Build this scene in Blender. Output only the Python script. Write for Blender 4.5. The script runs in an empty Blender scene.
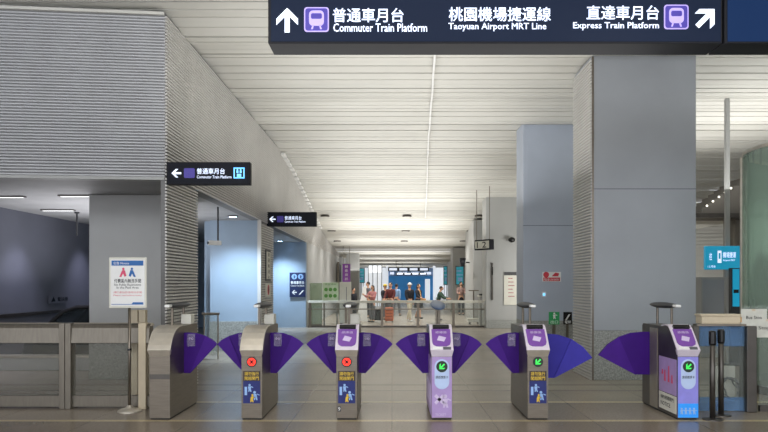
import bpy, bmesh, math, random
from mathutils import Vector, Matrix
random.seed(7)
S = bpy.context.scene
COL = S.collection
PI = math.pi
F, CX, HY, CH = 700.0, 392.0, 283.0, 1.65      # focal length (px), vanishing point, eye height
def X(px, Y): return (px - CX) * Y / F
def Z(py, Y): return CH - (py - HY) * Y / F

# ------------------------------------------------------------------ materials
def lin(c):
    return tuple(((v/255.0)/12.92 if v/255.0 <= .04045 else ((v/255.0+.055)/1.055)**2.4) for v in c) + (1.0,)
def mat(name, rgb, rough=.5, metal=0.0, noise=.06, scale=6.0, emit=0.0, emit_rgb=None, bump=0.0, alpha=None, spec=.5, coat=0.0, stretch=None):
    m = bpy.data.materials.new(name); m.use_nodes = True
    nt = m.node_tree; b = nt.nodes['Principled BSDF']; L = nt.links.new
    b.inputs['Roughness'].default_value = rough
    b.inputs['Metallic'].default_value = metal
    b.inputs['Specular IOR Level'].default_value = spec
    b.inputs['Coat Weight'].default_value = coat
    tc = nt.nodes.new('ShaderNodeTexCoord'); nz = nt.nodes.new('ShaderNodeTexNoise')
    mp = nt.nodes.new('ShaderNodeMapping')
    if stretch: mp.inputs['Scale'].default_value = stretch
    L(tc.outputs['Object'], mp.inputs['Vector']); L(mp.outputs['Vector'], nz.inputs['Vector'])
    nz.inputs['Scale'].default_value = scale; nz.inputs['Detail'].default_value = 4
    rp = nt.nodes.new('ShaderNodeValToRGB')
    c = lin(rgb)
    rp.color_ramp.elements[0].color = tuple(v*(1-noise*2) for v in c[:3]) + (1,)
    rp.color_ramp.elements[1].color = tuple(min(1, v*(1+noise*2)) for v in c[:3]) + (1,)
    rp.color_ramp.elements[0].position = .25; rp.color_ramp.elements[1].position = .75
    L(nz.outputs['Fac'], rp.inputs['Fac']); L(rp.outputs['Color'], b.inputs['Base Color'])
    if emit:
        b.inputs['Emission Strength'].default_value = emit
        b.inputs['Emission Color'].default_value = lin(emit_rgb or rgb)
    if bump:
        bp = nt.nodes.new('ShaderNodeBump'); bp.inputs['Strength'].default_value = bump; bp.inputs['Distance'].default_value = .01
        L(nz.outputs['Fac'], bp.inputs['Height']); L(bp.outputs['Normal'], b.inputs['Normal'])
    if alpha is not None: b.inputs['Alpha'].default_value = alpha
    return m
def glass(name, rgb, tint=.85, refl=.12):
    """thin architectural glass: tinted transparency with a fresnel-like sheen"""
    m = bpy.data.materials.new(name); m.use_nodes = True
    nt = m.node_tree; nt.nodes.clear(); L = nt.links.new
    o = nt.nodes.new('ShaderNodeOutputMaterial'); t = nt.nodes.new('ShaderNodeBsdfTransparent')
    g = nt.nodes.new('ShaderNodeBsdfGlossy'); g.inputs['Roughness'].default_value = .03
    d = nt.nodes.new('ShaderNodeBsdfDiffuse'); d.inputs['Color'].default_value = lin(rgb)
    c = lin(rgb); t.inputs['Color'].default_value = tuple(1-(1-v)*(1-tint) for v in c[:3]) + (1,)
    nz = nt.nodes.new('ShaderNodeTexNoise'); nz.inputs['Scale'].default_value = 2
    mr = nt.nodes.new('ShaderNodeMapRange'); mr.inputs['To Min'].default_value = (1-tint)*.5; mr.inputs['To Max'].default_value = (1-tint)*.7
    L(nz.outputs['Fac'], mr.inputs['Value'])
    m1 = nt.nodes.new('ShaderNodeMixShader'); L(mr.outputs['Result'], m1.inputs['Fac']); L(t.outputs[0], m1.inputs[1]); L(d.outputs[0], m1.inputs[2])
    lw = nt.nodes.new('ShaderNodeLayerWeight'); lw.inputs['Blend'].default_value = refl
    m2 = nt.nodes.new('ShaderNodeMixShader'); L(lw.outputs['Fresnel'], m2.inputs['Fac']); L(m1.outputs[0], m2.inputs[1]); L(g.outputs[0], m2.inputs[2])
    L(m2.outputs[0], o.inputs['Surface'])
    return m

def floor_mat():
    m = bpy.data.materials.new('polished granite floor'); m.use_nodes = True
    nt = m.node_tree; b = nt.nodes['Principled BSDF']; L = nt.links.new
    tc = nt.nodes.new('ShaderNodeTexCoord')
    sp = nt.nodes.new('ShaderNodeSeparateXYZ'); L(tc.outputs['Object'], sp.inputs[0])
    # bands of darker and lighter stone by distance
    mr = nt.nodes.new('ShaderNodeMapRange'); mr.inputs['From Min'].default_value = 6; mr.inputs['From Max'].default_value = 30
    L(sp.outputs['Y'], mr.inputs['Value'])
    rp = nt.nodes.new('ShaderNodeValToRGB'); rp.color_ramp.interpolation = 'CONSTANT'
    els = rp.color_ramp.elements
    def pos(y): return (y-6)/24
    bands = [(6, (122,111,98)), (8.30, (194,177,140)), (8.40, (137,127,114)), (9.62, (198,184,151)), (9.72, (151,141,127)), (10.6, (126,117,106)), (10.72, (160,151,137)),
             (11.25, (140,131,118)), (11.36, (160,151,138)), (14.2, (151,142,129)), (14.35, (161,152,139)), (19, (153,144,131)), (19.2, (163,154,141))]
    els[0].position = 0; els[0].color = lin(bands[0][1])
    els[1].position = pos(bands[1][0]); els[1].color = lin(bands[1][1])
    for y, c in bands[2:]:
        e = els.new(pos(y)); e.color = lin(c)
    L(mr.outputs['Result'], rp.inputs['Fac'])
    # speckle + slab joints
    nz = nt.nodes.new('ShaderNodeTexNoise'); nz.inputs['Scale'].default_value = 38; nz.inputs['Detail'].default_value = 6
    L(tc.outputs['Object'], nz.inputs['Vector'])
    n2 = nt.nodes.new('ShaderNodeTexNoise'); n2.inputs['Scale'].default_value = .9; n2.inputs['Detail'].default_value = 5
    L(tc.outputs['Object'], n2.inputs['Vector'])
    br = nt.nodes.new('ShaderNodeTexBrick'); br.inputs['Scale'].default_value = 1; br.offset = 0
    br.inputs['Brick Width'].default_value = 1.2; br.inputs['Row Height'].default_value = 1.2
    br.inputs['Mortar Size'].default_value = .006
    br.inputs['Color1'].default_value = (1,1,1,1); br.inputs['Color2'].default_value = (.93,.93,.93,1); br.inputs['Mortar'].default_value = (.62,.6,.58,1)
    L(tc.outputs['Object'], br.inputs['Vector'])
    a = nt.nodes.new('ShaderNodeMapRange'); a.inputs['From Min'].default_value = .3; a.inputs['From Max'].default_value = .7
    a.inputs['To Min'].default_value = .82; a.inputs['To Max'].default_value = 1.16; L(nz.outputs['Fac'], a.inputs['Value'])
    a2 = nt.nodes.new('ShaderNodeMapRange'); a2.inputs['From Min'].default_value = .3; a2.inputs['From Max'].default_value = .7
    a2.inputs['To Min'].default_value = .88; a2.inputs['To Max'].default_value = 1.1; L(n2.outputs['Fac'], a2.inputs['Value'])
    mu = nt.nodes.new('ShaderNodeMath'); mu.operation = 'MULTIPLY'; L(a.outputs[0], mu.inputs[0]); L(a2.outputs[0], mu.inputs[1])
    v1 = nt.nodes.new('ShaderNodeVectorMath'); v1.operation = 'SCALE'; L(rp.outputs['Color'], v1.inputs[0]); L(mu.outputs[0], v1.inputs['Scale'])
    v2 = nt.nodes.new('ShaderNodeVectorMath'); v2.operation = 'MULTIPLY'; L(v1.outputs[0], v2.inputs[0]); L(br.outputs['Color'], v2.inputs[1])
    L(v2.outputs[0], b.inputs['Base Color'])
    b.inputs['Roughness'].default_value = .27
    b.inputs['Specular IOR Level'].default_value = .45
    return m

M = dict(
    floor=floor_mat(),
    ceiling=mat('cream ceiling slats', (206,205,198), .55, 0, .03, .8),
    rib=mat('pale ribbed cladding', (196,194,190), .45, .1, .03, 2),
    ribshade=mat('painted recess shade', (120,120,120), .7, 0, .04, 2),  # shade between the ribs painted as a darker tone
    ribfront=mat('bluish ribbed cladding', (186,187,190), .5, 0, .03, 2),
    panel=mat('grey panel', (166,167,165), .5, 0, .03, 1.2),
    panelB=mat('blue grey panel', (158,162,168), .5, 0, .03, 1.2),
    seam=mat('panel seam', (96,100,106), .6),
    granite=mat('speckled granite plinth', (150,152,148), .4, 0, .22, 40),
    alcove=mat('pale blue alcove wall', (150,168,186), .5, 0, .03, 2),
    lobbywall=mat('slate blue lobby wall', (94,96,106), .5, 0, .06, 1),
    lobbyceil=mat('dim lobby ceiling', (156,156,156), .6, 0, .05, 2),
    steel=mat('brushed steel', (122,114,103), .34, .85, .07, 5, stretch=(1,1,14)),
    steelmid=mat('mid steel', (152,144,132), .38, .6, .06, 6), bluesheen=mat('blue sheen disc', (70,90,120), .35),
    steeldark=mat('dark steel', (92,88,84), .4, .8, .06, 6),
    steellight=mat('light satin steel', (206,198,184), .36, .6, .05, 8),
    rail=mat('rail steel', (116,110,100), .36, .7, .06, 6, stretch=(6,1,1)),
    railcap=mat('bright rail cap', (202,193,176), .3, .6, .04, 6),
    beige=mat('beige painted metal', (204,190,164), .5, 0, .04, 6),
    purple=mat('purple translucent flap', (60,22,118), .5, 0, .05, 5, spec=.15),
    purpletip=mat('lighter purple leaf', (70,30,132), .5, 0, .05, 5, spec=.15),
    bluepurple=mat('blue violet flap', (52,46,150), .5, 0, .05, 5, spec=.2),
    bluepurpletip=mat('blue violet leaf', (60,54,162), .5, 0, .05, 5, spec=.2),
    lavender=mat('lavender panel', (172,146,200), .4, 0, .05, 8),
    lavlight=mat('pale lavender', (206,190,222), .4, 0, .04, 8),
    lavrim=mat('white lavender rim', (222,212,224), .35, .1, .03, 8),
    purplepad=mat('purple reader pad', (116,70,154), .35, 0, .05, 8, emit=.08),
    capsule=mat('pale blue capsule', (172,190,222), .4, 0, .03, 8, emit=.1),
    bluepanel=mat('bright blue panel', (40,140,228), .4, 0, .05, 8, emit=.25),
    violetpanel=mat('violet blue panel', (132,128,206), .4, 0, .05, 8, emit=.12),
    black=mat('black gloss', (18,18,20), .25, 0, .1, 8),
    darkgrey=mat('dark grey', (52,53,56), .5, 0, .08, 8),
    white=mat('white print', (232,232,230), .5, 0, .02, 8),
    offwhite=mat('off white board', (214,212,200), .55, 0, .03, 6),
    paper=mat('paper', (208,208,198), .7, 0, .05, 12),
    ink=mat('ink', (40,40,44), .7),
    stickerblue=mat('dark blue sticker', (14,30,104), .4, 0, .1, 8),
    stickerbrown=mat('brown sticker head', (52,40,34), .4, 0, .1, 8),
    yellow=mat('yellow print', (226,190,60), .5),
    skyprint=mat('light blue print', (150,186,236), .5),
    redglow=mat('red light', (255,40,24), .4, 0, .02, 8, emit=1.6),
    greenglow=mat('green light', (60,230,90), .4, 0, .02, 8, emit=.4),
    ringdark=mat('dark ring', (40,22,18), .4),
    ringgreen=mat('dark green disc', (12,36,20), .3),
    signface=mat('lit navy sign face', (22,27,40), .5, 0, .04, 1.5, emit=.12, spec=.08, emit_rgb=(48,70,110)),
    signface2=mat('lit blue sign face', (16,28,50), .5, 0, .04, 1.5, emit=.2, spec=.08, emit_rgb=(38,78,140)),
    signbody=mat('charcoal sign housing', (32,33,38), .6, 0, .05, 4, spec=.15),
    signtext=mat('glowing white lettering', (225,235,255), .5, 0, .01, 4, emit=.55),
    signviolet=mat('violet train emblem', (66,54,150), .4, 0, .03, 4, emit=.14),
    signlilac=mat('lilac train lines', (176,160,236), .4, 0, .02, 4, emit=.25),
    smallsign=mat('dark small sign face', (26,28,36), .4, 0, .05, 4, emit=.04, spec=.1),
    liftblue=mat('light blue emblem', (110,190,240), .4, 0, .02, 4, emit=.9),
    navy=mat('navy board', (20,34,72), .45, 0, .05, 4),
    teal=mat('teal screen', (22,140,176), .4, 0, .05, 4, emit=.45),
    tealdim=mat('teal poster', (48,140,158), .45, 0, .08, 4, emit=.3),
    magenta=mat('purple banner', (118,58,142), .5, 0, .06, 4, emit=.12),
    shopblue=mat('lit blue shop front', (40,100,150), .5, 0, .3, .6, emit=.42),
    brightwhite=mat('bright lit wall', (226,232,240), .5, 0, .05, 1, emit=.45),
    lamp=mat('downlight lens', (255,252,244), .4, 0, .01, 8, emit=5),
    panel_lit=mat('brightened grey panel', (196,197,196), .5, 0, .03, 1.2), panelblue_lit=mat('brightened blue grey panel', (172,181,196), .5, 0, .03, 1.2),  # lighter panel copies: missing light on two pillars put into the colour
    beamgrey=mat('dim beam grey', (112,108,102), .6, 0, .05, 2),
    lampsoft=mat('soft spot lens', (255,250,236), .4, 0, .01, 8, emit=1.4),
    lampdim=mat('dim downlight lens', (150,148,140), .4, 0, .01, 8, emit=.1),
    strip=mat('lobby strip light', (240,240,240), .4, 0, .01, 8, emit=1.0),
    coolamp=mat('cool downlight lens', (190,225,255), .4, 0, .01, 8, emit=6),
    clear=glass('clear glass', (205,214,208), .84, .06),
    smoke=glass('smoky glass', (70,78,82), .45, .1),
    railglass=glass('warm rail glass', (190,188,176), .86, .05),
    greenglass=glass('green lift glass', (190,208,196), .5, .06),
    bluegate=glass('blue translucent panel', (140,180,222), .5, .08),
    palegreen=glass('pale green glass', (190,206,184), .35, .06),
    shield=glass('clear sticker', (214,206,230), .72, .05),
    signred=mat('red print', (206,58,74), .5), signgreen=mat('green sign', (30,128,72), .45, 0, .04, 6, emit=.15),
    greenprint=mat('green print', (96,160,72), .5), palegreenboard=mat('pale green board', (204,222,190), .5),
    pinkprint=mat('pink print', (214,74,110), .5), blueprint=mat('blue print', (34,98,168), .5),
    orange=mat('orange suitcase shell', (206,98,44), .45), skin=mat('skin', (206,160,132), .55),
    hair=mat('dark hair', (26,22,22), .6), clothblack=mat('black cloth', (24,26,36), .8), clothred=mat('dark red cloth', (92,34,34), .8),
    clothpink=mat('pink floral cloth', (176,116,116), .8, 0, .3, 30), clothcream=mat('cream cloth', (214,204,182), .8),
    clothblue=mat('pale blue cloth', (128,158,196), .8), clothgreen=mat('green grey cloth', (52,78,66), .8), clothgrey=mat('grey cloth', (92,92,98), .8),
    clothstripe=mat('striped shirt cloth', (150,124,118), .8, 0, .3, 20), yellowcap=mat('yellow cap cloth', (196,170,60), .8), whitecap=mat('white cap cloth', (234,234,232), .8),
    bag=mat('tan bag', (190,150,104), .7), rubber=mat('black rubber', (24,24,26), .6, 0, .08, 8),
)

# ------------------------------------------------------------------ mesh builder
class MB:
    def __init__(s): s.v = []; s.f = []; s.mi = []; s.k = 0
    def add(s, vs, fs):
        o = len(s.v); s.v += [tuple(p) for p in vs]
        for f in fs: s.f.append(tuple(i+o for i in f)); s.mi.append(s.k)
        return s
    def box(s, x0, x1, y0, y1, z0, z1):
        x0, x1 = sorted((x0, x1)); y0, y1 = sorted((y0, y1)); z0, z1 = sorted((z0, z1))
        return s.add([(x0,y0,z0),(x1,y0,z0),(x1,y1,z0),(x0,y1,z0),(x0,y0,z1),(x1,y0,z1),(x1,y1,z1),(x0,y1,z1)],
                     [(0,3,2,1),(4,5,6,7),(0,1,5,4),(1,2,6,5),(2,3,7,6),(3,0,4,7)])
    def prism(s, poly, axis, a, b):
        """poly: list of (p, q); axis 'x' -> (p,q)=(y,z); 'y' -> (x,z); 'z' -> (x,y)"""
        def pt(p, t): return (t, p[0], p[1]) if axis == 'x' else ((p[0], t, p[1]) if axis == 'y' else (p[0], p[1], t))
        n = len(poly)
        ar = sum(poly[i][0]*poly[(i+1) % n][1]-poly[(i+1) % n][0]*poly[i][1] for i in range(n))
        fl = (ar > 0) != (axis == 'y')
        if a > b: a, b = b, a
        if not fl: poly = poly[::-1]
        return s.add([pt(p, a) for p in poly] + [pt(p, b) for p in poly],
              [tuple(range(n))[::-1], tuple(range(n, 2*n))] + [(i, (i+1) % n, n+(i+1) % n, n+i) for i in range(n)])
    def tube(s, pts, r, seg=10, caps=True):
        pts = [Vector(p) for p in pts]; n = len(pts); rs = r if isinstance(r, (list, tuple)) else [r]*n
        vs = []; prev = None
        for i, p in enumerate(pts):
            t = (pts[min(i+1, n-1)] - pts[max(i-1, 0)]).normalized()
            if prev is None:
                u = t.cross(Vector((0,0,1))); u = t.cross(Vector((1,0,0))) if u.length < 1e-3 else u
            else: u = prev - t*prev.dot(t)
            u.normalize(); prev = u; w = t.cross(u)
            for k in range(seg):
                a = 2*PI*k/seg; vs.append(p + (u*math.cos(a) + w*math.sin(a))*rs[i])
        fs = [(i*seg+k, i*seg+(k+1) % seg, (i+1)*seg+(k+1) % seg, (i+1)*seg+k) for i in range(n-1) for k in range(seg)]
        if caps: fs += [tuple(range(seg))[::-1], tuple(range((n-1)*seg, n*seg))]
        return s.add(vs, fs)
    def lathe(s, prof, c=(0,0,0), seg=24):
        vs = [(c[0]+r*math.cos(2*PI*k/seg), c[1]+r*math.sin(2*PI*k/seg), c[2]+z) for r, z in prof for k in range(seg)]
        n = len(prof)
        fs = [(i*seg+k, i*seg+(k+1) % seg, (i+1)*seg+(k+1) % seg, (i+1)*seg+k) for i in range(n-1) for k in range(seg)]
        return s.add(vs, fs + [tuple(range(seg))[::-1], tuple(range((n-1)*seg, n*seg))])
    def disc_y(s, cx, cz, r, y0, y1, seg=24, rz=None):
        rz = rz or r
        return s.prism([(cx+r*math.cos(2*PI*k/seg), cz+rz*math.sin(2*PI*k/seg)) for k in range(seg)], 'y', y0, y1)
    def ell(s, c, r, seg=12, rings=8):
        vs = []
        for i in range(1, rings):
            t = PI*i/rings
            for k in range(seg):
                a = 2*PI*k/seg; vs.append((c[0]+r[0]*math.sin(t)*math.cos(a), c[1]+r[1]*math.sin(t)*math.sin(a), c[2]-r[2]*math.cos(t)))
        b = len(vs); vs += [(c[0],c[1],c[2]-r[2]), (c[0],c[1],c[2]+r[2])]
        fs = [(i*seg+k, i*seg+(k+1) % seg, (i+1)*seg+(k+1) % seg, (i+1)*seg+k) for i in range(rings-2) for k in range(seg)]
        fs += [(b, (k+1) % seg, k) for k in range(seg)] + [(b+1, (rings-2)*seg+k, (rings-2)*seg+(k+1) % seg) for k in range(seg)]
        return s.add(vs, fs)
    def text(s, body, x0, x1, z0, z1, y, bold=.012, T=None):
        """lettering fitted in the rectangle x0..x1, z0..z1 standing in the plane y, facing -y"""
        c = bpy.data.curves.new('lettering', 'FONT'); c.body = body; c.size = 1; c.resolution_u = 2
        o = bpy.data.objects.new('lettering', c); COL.objects.link(o); bpy.context.view_layer.update()
        me = o.to_mesh(); vs = [v.co.copy() for v in me.vertices]; fs = [tuple(p.vertices) for p in me.polygons]
        o.to_mesh_clear(); bpy.data.objects.remove(o); bpy.data.curves.remove(c)
        if not vs: return s
        ax = min(v.x for v in vs); bx = max(v.x for v in vs); ay = min(v.y for v in vs); by = max(v.y for v in vs)
        out = []
        for v in vs:
            p = Vector((x0+(v.x-ax)/(bx-ax)*(x1-x0), y, z0+(v.y-ay)/(by-ay)*(z1-z0))); out.append(T @ p if T else p)
        h = (z1-z0)*bold*.75
        for dx, dz in (((0,0),) if not bold else ((-h,0),(h,0),(0,-h),(0,h))):
            s.add([Vector(p)+Vector((dx, -.0004*(dx > 0), dz)) for p in out], fs)
        return s
    def xf(s, T):
        s.v = [tuple(T @ Vector(p)) for p in s.v]; return s
    def build(s, name, m, parent=None, loc=(0,0,0), bevel=0.0, smooth=False, rotz=0.0):
        me = bpy.data.meshes.new(name); me.from_pydata(s.v, [], s.f); me.update()
        ms = m if isinstance(m, (list, tuple)) else [m]
        for q in ms: me.materials.append(q)
        if len(ms) > 1: me.polygons.foreach_set('material_index', s.mi)
        if smooth: me.polygons.foreach_set('use_smooth', [True]*len(me.polygons))
        o = bpy.data.objects.new(name, me); COL.objects.link(o); o.parent = parent; o.location = loc; o.rotation_euler.z = rotz
        if bevel:
            b = o.modifiers.new('bevel', 'BEVEL'); b.width = bevel; b.segments = 2; b.limit_method = 'ANGLE'
        return o
def box(*a): return MB().box(*a)
def thing(name, label, cat, loc=(0,0,0), rotz=0.0, group=None):
    o = bpy.data.objects.new(name, None); COL.objects.link(o); o.location = loc; o.rotation_euler.z = rotz; o.empty_display_size = .1
    o['label'] = label; o['category'] = cat
    if group: o['group'] = group
    return o
def tag(o, label, cat, group=None):
    o['label'] = label; o['category'] = cat
    if group: o['group'] = group
    return o
def struct(o): o['kind'] = 'structure'; return o
def arc(cx, cy, r, a0, a1, n): return [(cx+r*math.cos(a0+(a1-a0)*i/n), cy+r*math.sin(a0+(a1-a0)*i/n)) for i in range(n+1)]
def lerp(tab, y):
    for (a, va), (b, vb) in zip(tab, tab[1:]):
        if y <= b: return va + (vb-va)*max(0, (y-a))/(b-a)
    return tab[-1][1]

# ------------------------------------------------------------------ the setting
WX = -3.2                       # the long side wall
CEIL = [(-6,5.5),(19.5,5.5),(22.5,5.25),(25.5,4.85),(28.5,4.45),(31.6,4.05),(34.9,3.76),(42,3.45),(60,3.42),(90,3.42)]
def zc(y): return lerp(CEIL, y)
def ywall(z):                   # how far the wall reaches before the ceiling comes down to z
    y = 43.0
    while y > 12 and zc(y) < z: y -= .1
    return y

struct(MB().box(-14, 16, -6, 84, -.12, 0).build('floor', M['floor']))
# ceiling: long slats across the hall with recessed gaps, gently wavy
mb = MB(); y = -6.0; i = 0
def wav(y): return zc(y) + .06*math.sin(y*2*PI/2.9) + .022*math.sin(y*2*PI/1.13+1)*(1 if y < 40 else .4)
while y < 80:
    w = .27 if y < 32 else .55
    a, b = wav(y), wav(y+w)
    g = w-.028; bb = a+(b-a)*g/w
    t = .006*math.sin(i*1.7)
    P = [(y,a+t),(y+g,bb-t),(y+g,bb+.03),(y+w,b+.03),(y+w,b)]
    xs = (-12, 14)
    for (p, q) in zip(P, P[1:]):
        mb.add([(xs[0],p[0],p[1]),(xs[1],p[0],p[1]),(xs[1],q[0],q[1]),(xs[0],q[0],q[1])], [(0,1,2,3)])
    y += w; i += 1
struct(mb.build('ceiling', M['ceiling']))
struct(MB().box(-12, 14, -6, 80, 5.75, 5.85).build('ceiling', M['panel']))
# pale seam strip running down the ceiling
mb = MB()
sx = [(9.5,.60),(11.8,.72),(18.9,.98),(24,1.2),(30,1.42)]
pts = [(lerp(sx, 9.5+k*.8), 9.5+k*.8) for k in range(25)]
for (x0,y0),(x1,y1) in zip(pts, pts[1:]):
    z0, z1 = wav(y0)-.07, wav(y1)-.07
    mb.add([(x0-.018,y0,z0),(x0+.018,y0,z0),(x1+.018,y1,z1),(x1-.018,y1,z1),(x0-.018,y0,z0+.05),(x0+.018,y0,z0+.05),(x1+.018,y1,z1+.05),(x1-.018,y1,z1+.05)],
           [(0,1,2,3),(0,4,5,1),(2,6,7,3),(0,3,7,4),(1,5,6,2)])
struct(mb.build('trim_1', M['white']))

def ribs_x(x, side, y0, y1, z0, z1, name, topclip=False, pitch=.047):
    """horizontal ribs along Y on the plane x; side = +1 faces +x"""
    mb = MB(); mb.k = 0
    n = int((z1-z0)/pitch)
    for k in range(n):
        z = z0+k*pitch; ye = min(y1, ywall(z+pitch)-.05) if topclip else y1
        if ye <= y0+.1: continue
        d = .028*side
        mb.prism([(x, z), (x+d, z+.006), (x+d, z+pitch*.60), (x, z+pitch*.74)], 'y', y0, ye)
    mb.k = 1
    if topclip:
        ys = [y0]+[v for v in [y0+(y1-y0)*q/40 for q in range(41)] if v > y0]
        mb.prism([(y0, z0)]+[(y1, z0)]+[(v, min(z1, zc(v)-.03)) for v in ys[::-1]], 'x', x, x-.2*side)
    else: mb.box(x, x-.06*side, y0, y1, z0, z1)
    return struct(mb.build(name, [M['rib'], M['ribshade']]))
def ribs_y(y, x0, x1, z0, z1, name, m, pitch=.042, rot=0):
    mb = MB(); n = int((z1-z0)/pitch); mb.k = 0
    L_ = x1-x0
    for k in range(n):
        z = z0+k*pitch
        mb.prism([(0, z), (-.026, z+.006), (-.026, z+pitch*.56), (0, z+pitch*.72)], 'x', -L_, 0)
    mb.k = 1; mb.box(-L_, 0, 0, .2, z0, z1)
    return struct(mb.build(name, m, loc=(x1, y, 0), rotz=rot))
# upper wall over the lobby mouth, facing the gates
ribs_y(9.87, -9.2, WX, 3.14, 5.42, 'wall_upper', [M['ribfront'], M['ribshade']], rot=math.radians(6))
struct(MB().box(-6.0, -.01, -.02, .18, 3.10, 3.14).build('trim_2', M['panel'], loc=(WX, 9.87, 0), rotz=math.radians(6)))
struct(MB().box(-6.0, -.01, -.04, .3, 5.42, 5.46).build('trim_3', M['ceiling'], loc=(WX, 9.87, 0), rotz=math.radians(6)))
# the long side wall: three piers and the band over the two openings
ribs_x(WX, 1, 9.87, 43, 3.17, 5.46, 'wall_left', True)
ribs_x(WX, 1, 9.87, 11.45, .0, 3.17, 'wall_left')
ribs_x(WX, 1, 17.0, 18.75, .0, 3.17, 'wall_left', pitch=.06)
struct(MB().box(WX-.2, WX+.02, 26.25, 43, 0, 3.17).build('wall_left', M['panel']))
mb = MB()
for k in range(20):
    y = 20+k*.55; mb.box(WX, WX+.12, y, y+.5, zc(y+.5)-.10, zc(y+.5)-.04)
struct(mb.build('trim_4', M['white']))
struct(MB().box(WX-.05, WX+.032, 16.9, 17.0, 0, 3.17).build('trim_7', M['rib']))
# soffits and inner walls of the openings
struct(MB().box(-7.9, WX-.2, 10.0, 26.2, 3.17, 3.3).build('ceiling', M['lobbyceil']))
struct(MB().box(-4.42, WX, 17.0, 17.25, 0, 3.17).build('wall_alcove', M['alcove']))
struct(MB().box(-4.42, WX, 16.94, 17.0, 0, .72).build('trim_5', M['granite']))
struct(MB().box(-7.9, WX, 26.0, 26.25, 0, 3.17).build('wall_alcove', M['alcove']))
struct(MB().box(-4.62, -4.42, 17.25, 26.0, 0, 3.17).build('wall_alcove', M['alcove']))
struct(MB().box(-8.1, -7.85, 6, 26.2, 0, 3.3).build('wall_lobby', M['lobbywall']))
struct(MB().box(-7.85, -7.80, 6, 26.0, .95, 1.02).build('trim_6', M['steeldark']))
struct(MB().box(-12, -8.1, 9.9, 10.1, 0, 5.4).build('wall_lobby', M['lobbywall']))
# lobby strip lights in the soffit
for k, (px, py, w) in enumerate([(80,195,.36),(2,196,.4),(58,209.5,.34),(118,195,.3)]):
    Y = (3.17-CH)*F/(HY-py)
    o = thing('strip_light', ['slim strip light in lobby soffit beside the grey pillar','slim strip light in lobby soffit at the far left','slim strip light deeper in the lobby soffit','slim strip light hidden behind the grey pillar'][k], 'light', (X(px,Y), Y, 3.175))
    box(-w, w, -.06, .06, -.03, 0).build('mounting_tray', M['steeldark'], o)
    box(-w+.03, w-.03, -.025, .025, -.036, -.028).build('lens', M['strip'], o)
# far end: bright hall and blue shop front
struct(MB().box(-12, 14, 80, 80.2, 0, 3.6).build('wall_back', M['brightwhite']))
struct(MB().box(-9, -3.4, 43, 43.2, 0, 3.5).build('wall_back', M['panel']))
struct(MB().box(4.75, 5.0, 35, 60, 0, 3.6).build('wall_right', M['panel']))
struct(MB().box(-3.6, -3.4, 43.2, 80, 0, 3.5).build('wall_left', M['panel']))
# right-hand side beyond the lift
mb = MB()
for k in range(24): mb.box(4.6, 14, 26.94, 27, .9+k*.14, 1.02+k*.14)
mb.box(4.6, 14, 27, 27.2, 0, 4.4); struct(mb.build('wall_right', M['ceiling']))
struct(MB().box(13.8, 14, -6, 27, 0, 5.6).build('wall_right', M['panel']))

# ------------------------------------------------------------------ pillars
def pillar(label, x0, x1, y0, y1, z1, m, plinth, seams=(), ribbed=None):
    p = thing('pillar', label, 'pillar', ((x0+x1)/2, y0, 0))
    w = (x1-x0)/2
    box(-w, w, 0, y1-y0, plinth, z1).build('shaft', m, p, bevel=.01)
    box(-w-.005, w+.005, -.005, y1-y0, 0, plinth).build('plinth', M['granite'], p, bevel=.008)
    for z in seams: box(-w-.002, w+.002, -.003, .02, z-.006, z+.006).build('panel_joint', M['seam'], p)
    return p, w
pA, wA = pillar('massive grey pillar with ribbed flank behind the wide gate', 3.40, 5.17, 11.9, 13.05, 5.52, M['panelB'], .84, (3.25,))
mb = MB()
for k in range(int(5.5/.052)):
    z = k*.052
    mb.prism([(-wA, z), (-wA-.028, z+.006), (-wA-.028, z+.031), (-wA, z+.04)], 'y', .0, 1.15)
mb.build('ribbed_cladding', M['rib'], pA)
mb = MB(); mb.box(-wA-.002, -wA+.03, -.01, .02, 0, 5.5); mb.build('corner_bead', M['steel'], pA)
pB, wB = pillar('second blue grey pillar carrying a red and white notice', 3.13, 4.75, 16.7, 17.6, 5.48, M['panelblue_lit'], .75, (3.02,))
pC, wC = pillar('grey pillar where the glass balustrade ends', 3.43, 4.6, 25.5, 26.6, 4.80, M['panel'], .3, ())
pG, wG = pillar('distant grey pillar left of the balustrade pillar', 3.42, 4.7, 29.4, 32.6, 4.30, M['panel'], .25, ())
pE, wE = pillar('farthest grey pillar on the right of the concourse', 3.35, 4.0, 38.5, 40, 3.60, M['panel'], .25, ())
pH, wH = pillar('far grey pillar behind the purple banner', -2.75, -2.0, 42.2, 43.4, 3.42, M['panel'], .25, ())
pL, wL = pillar('broad grey pillar behind the restroom notice stand', X(89,12), -3.72, 12, 13.2, 3.165, M['panel_lit'], .78, ())

# ------------------------------------------------------------------ ceiling downlights
rows = [(28.5,'nearest'),(31.6,'middle'),(34.9,'farthest')]
for Y, rn in rows:
    for x, cn in ((-2.73,'left'),(.61,'centre'),(3.55,'right')):
        z = min(wav(Y-.2), wav(Y+.2), wav(Y))-.005
        o = thing('downlight', f'round recessed ceiling downlight, {cn} one of the {rn} row', 'light', (x, Y, z), group='ceiling downlights')
        MB().lathe([(.17,.03),(.19,-.01),(.18,-.03),(.13,-.03)], seg=20).build('trim_ring', M['steeldark'], o)
        MB().lathe([(.13,-.02),(.13,-.034),(.05,-.038)], seg=20).build('lens', M['lampdim'], o)

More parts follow.
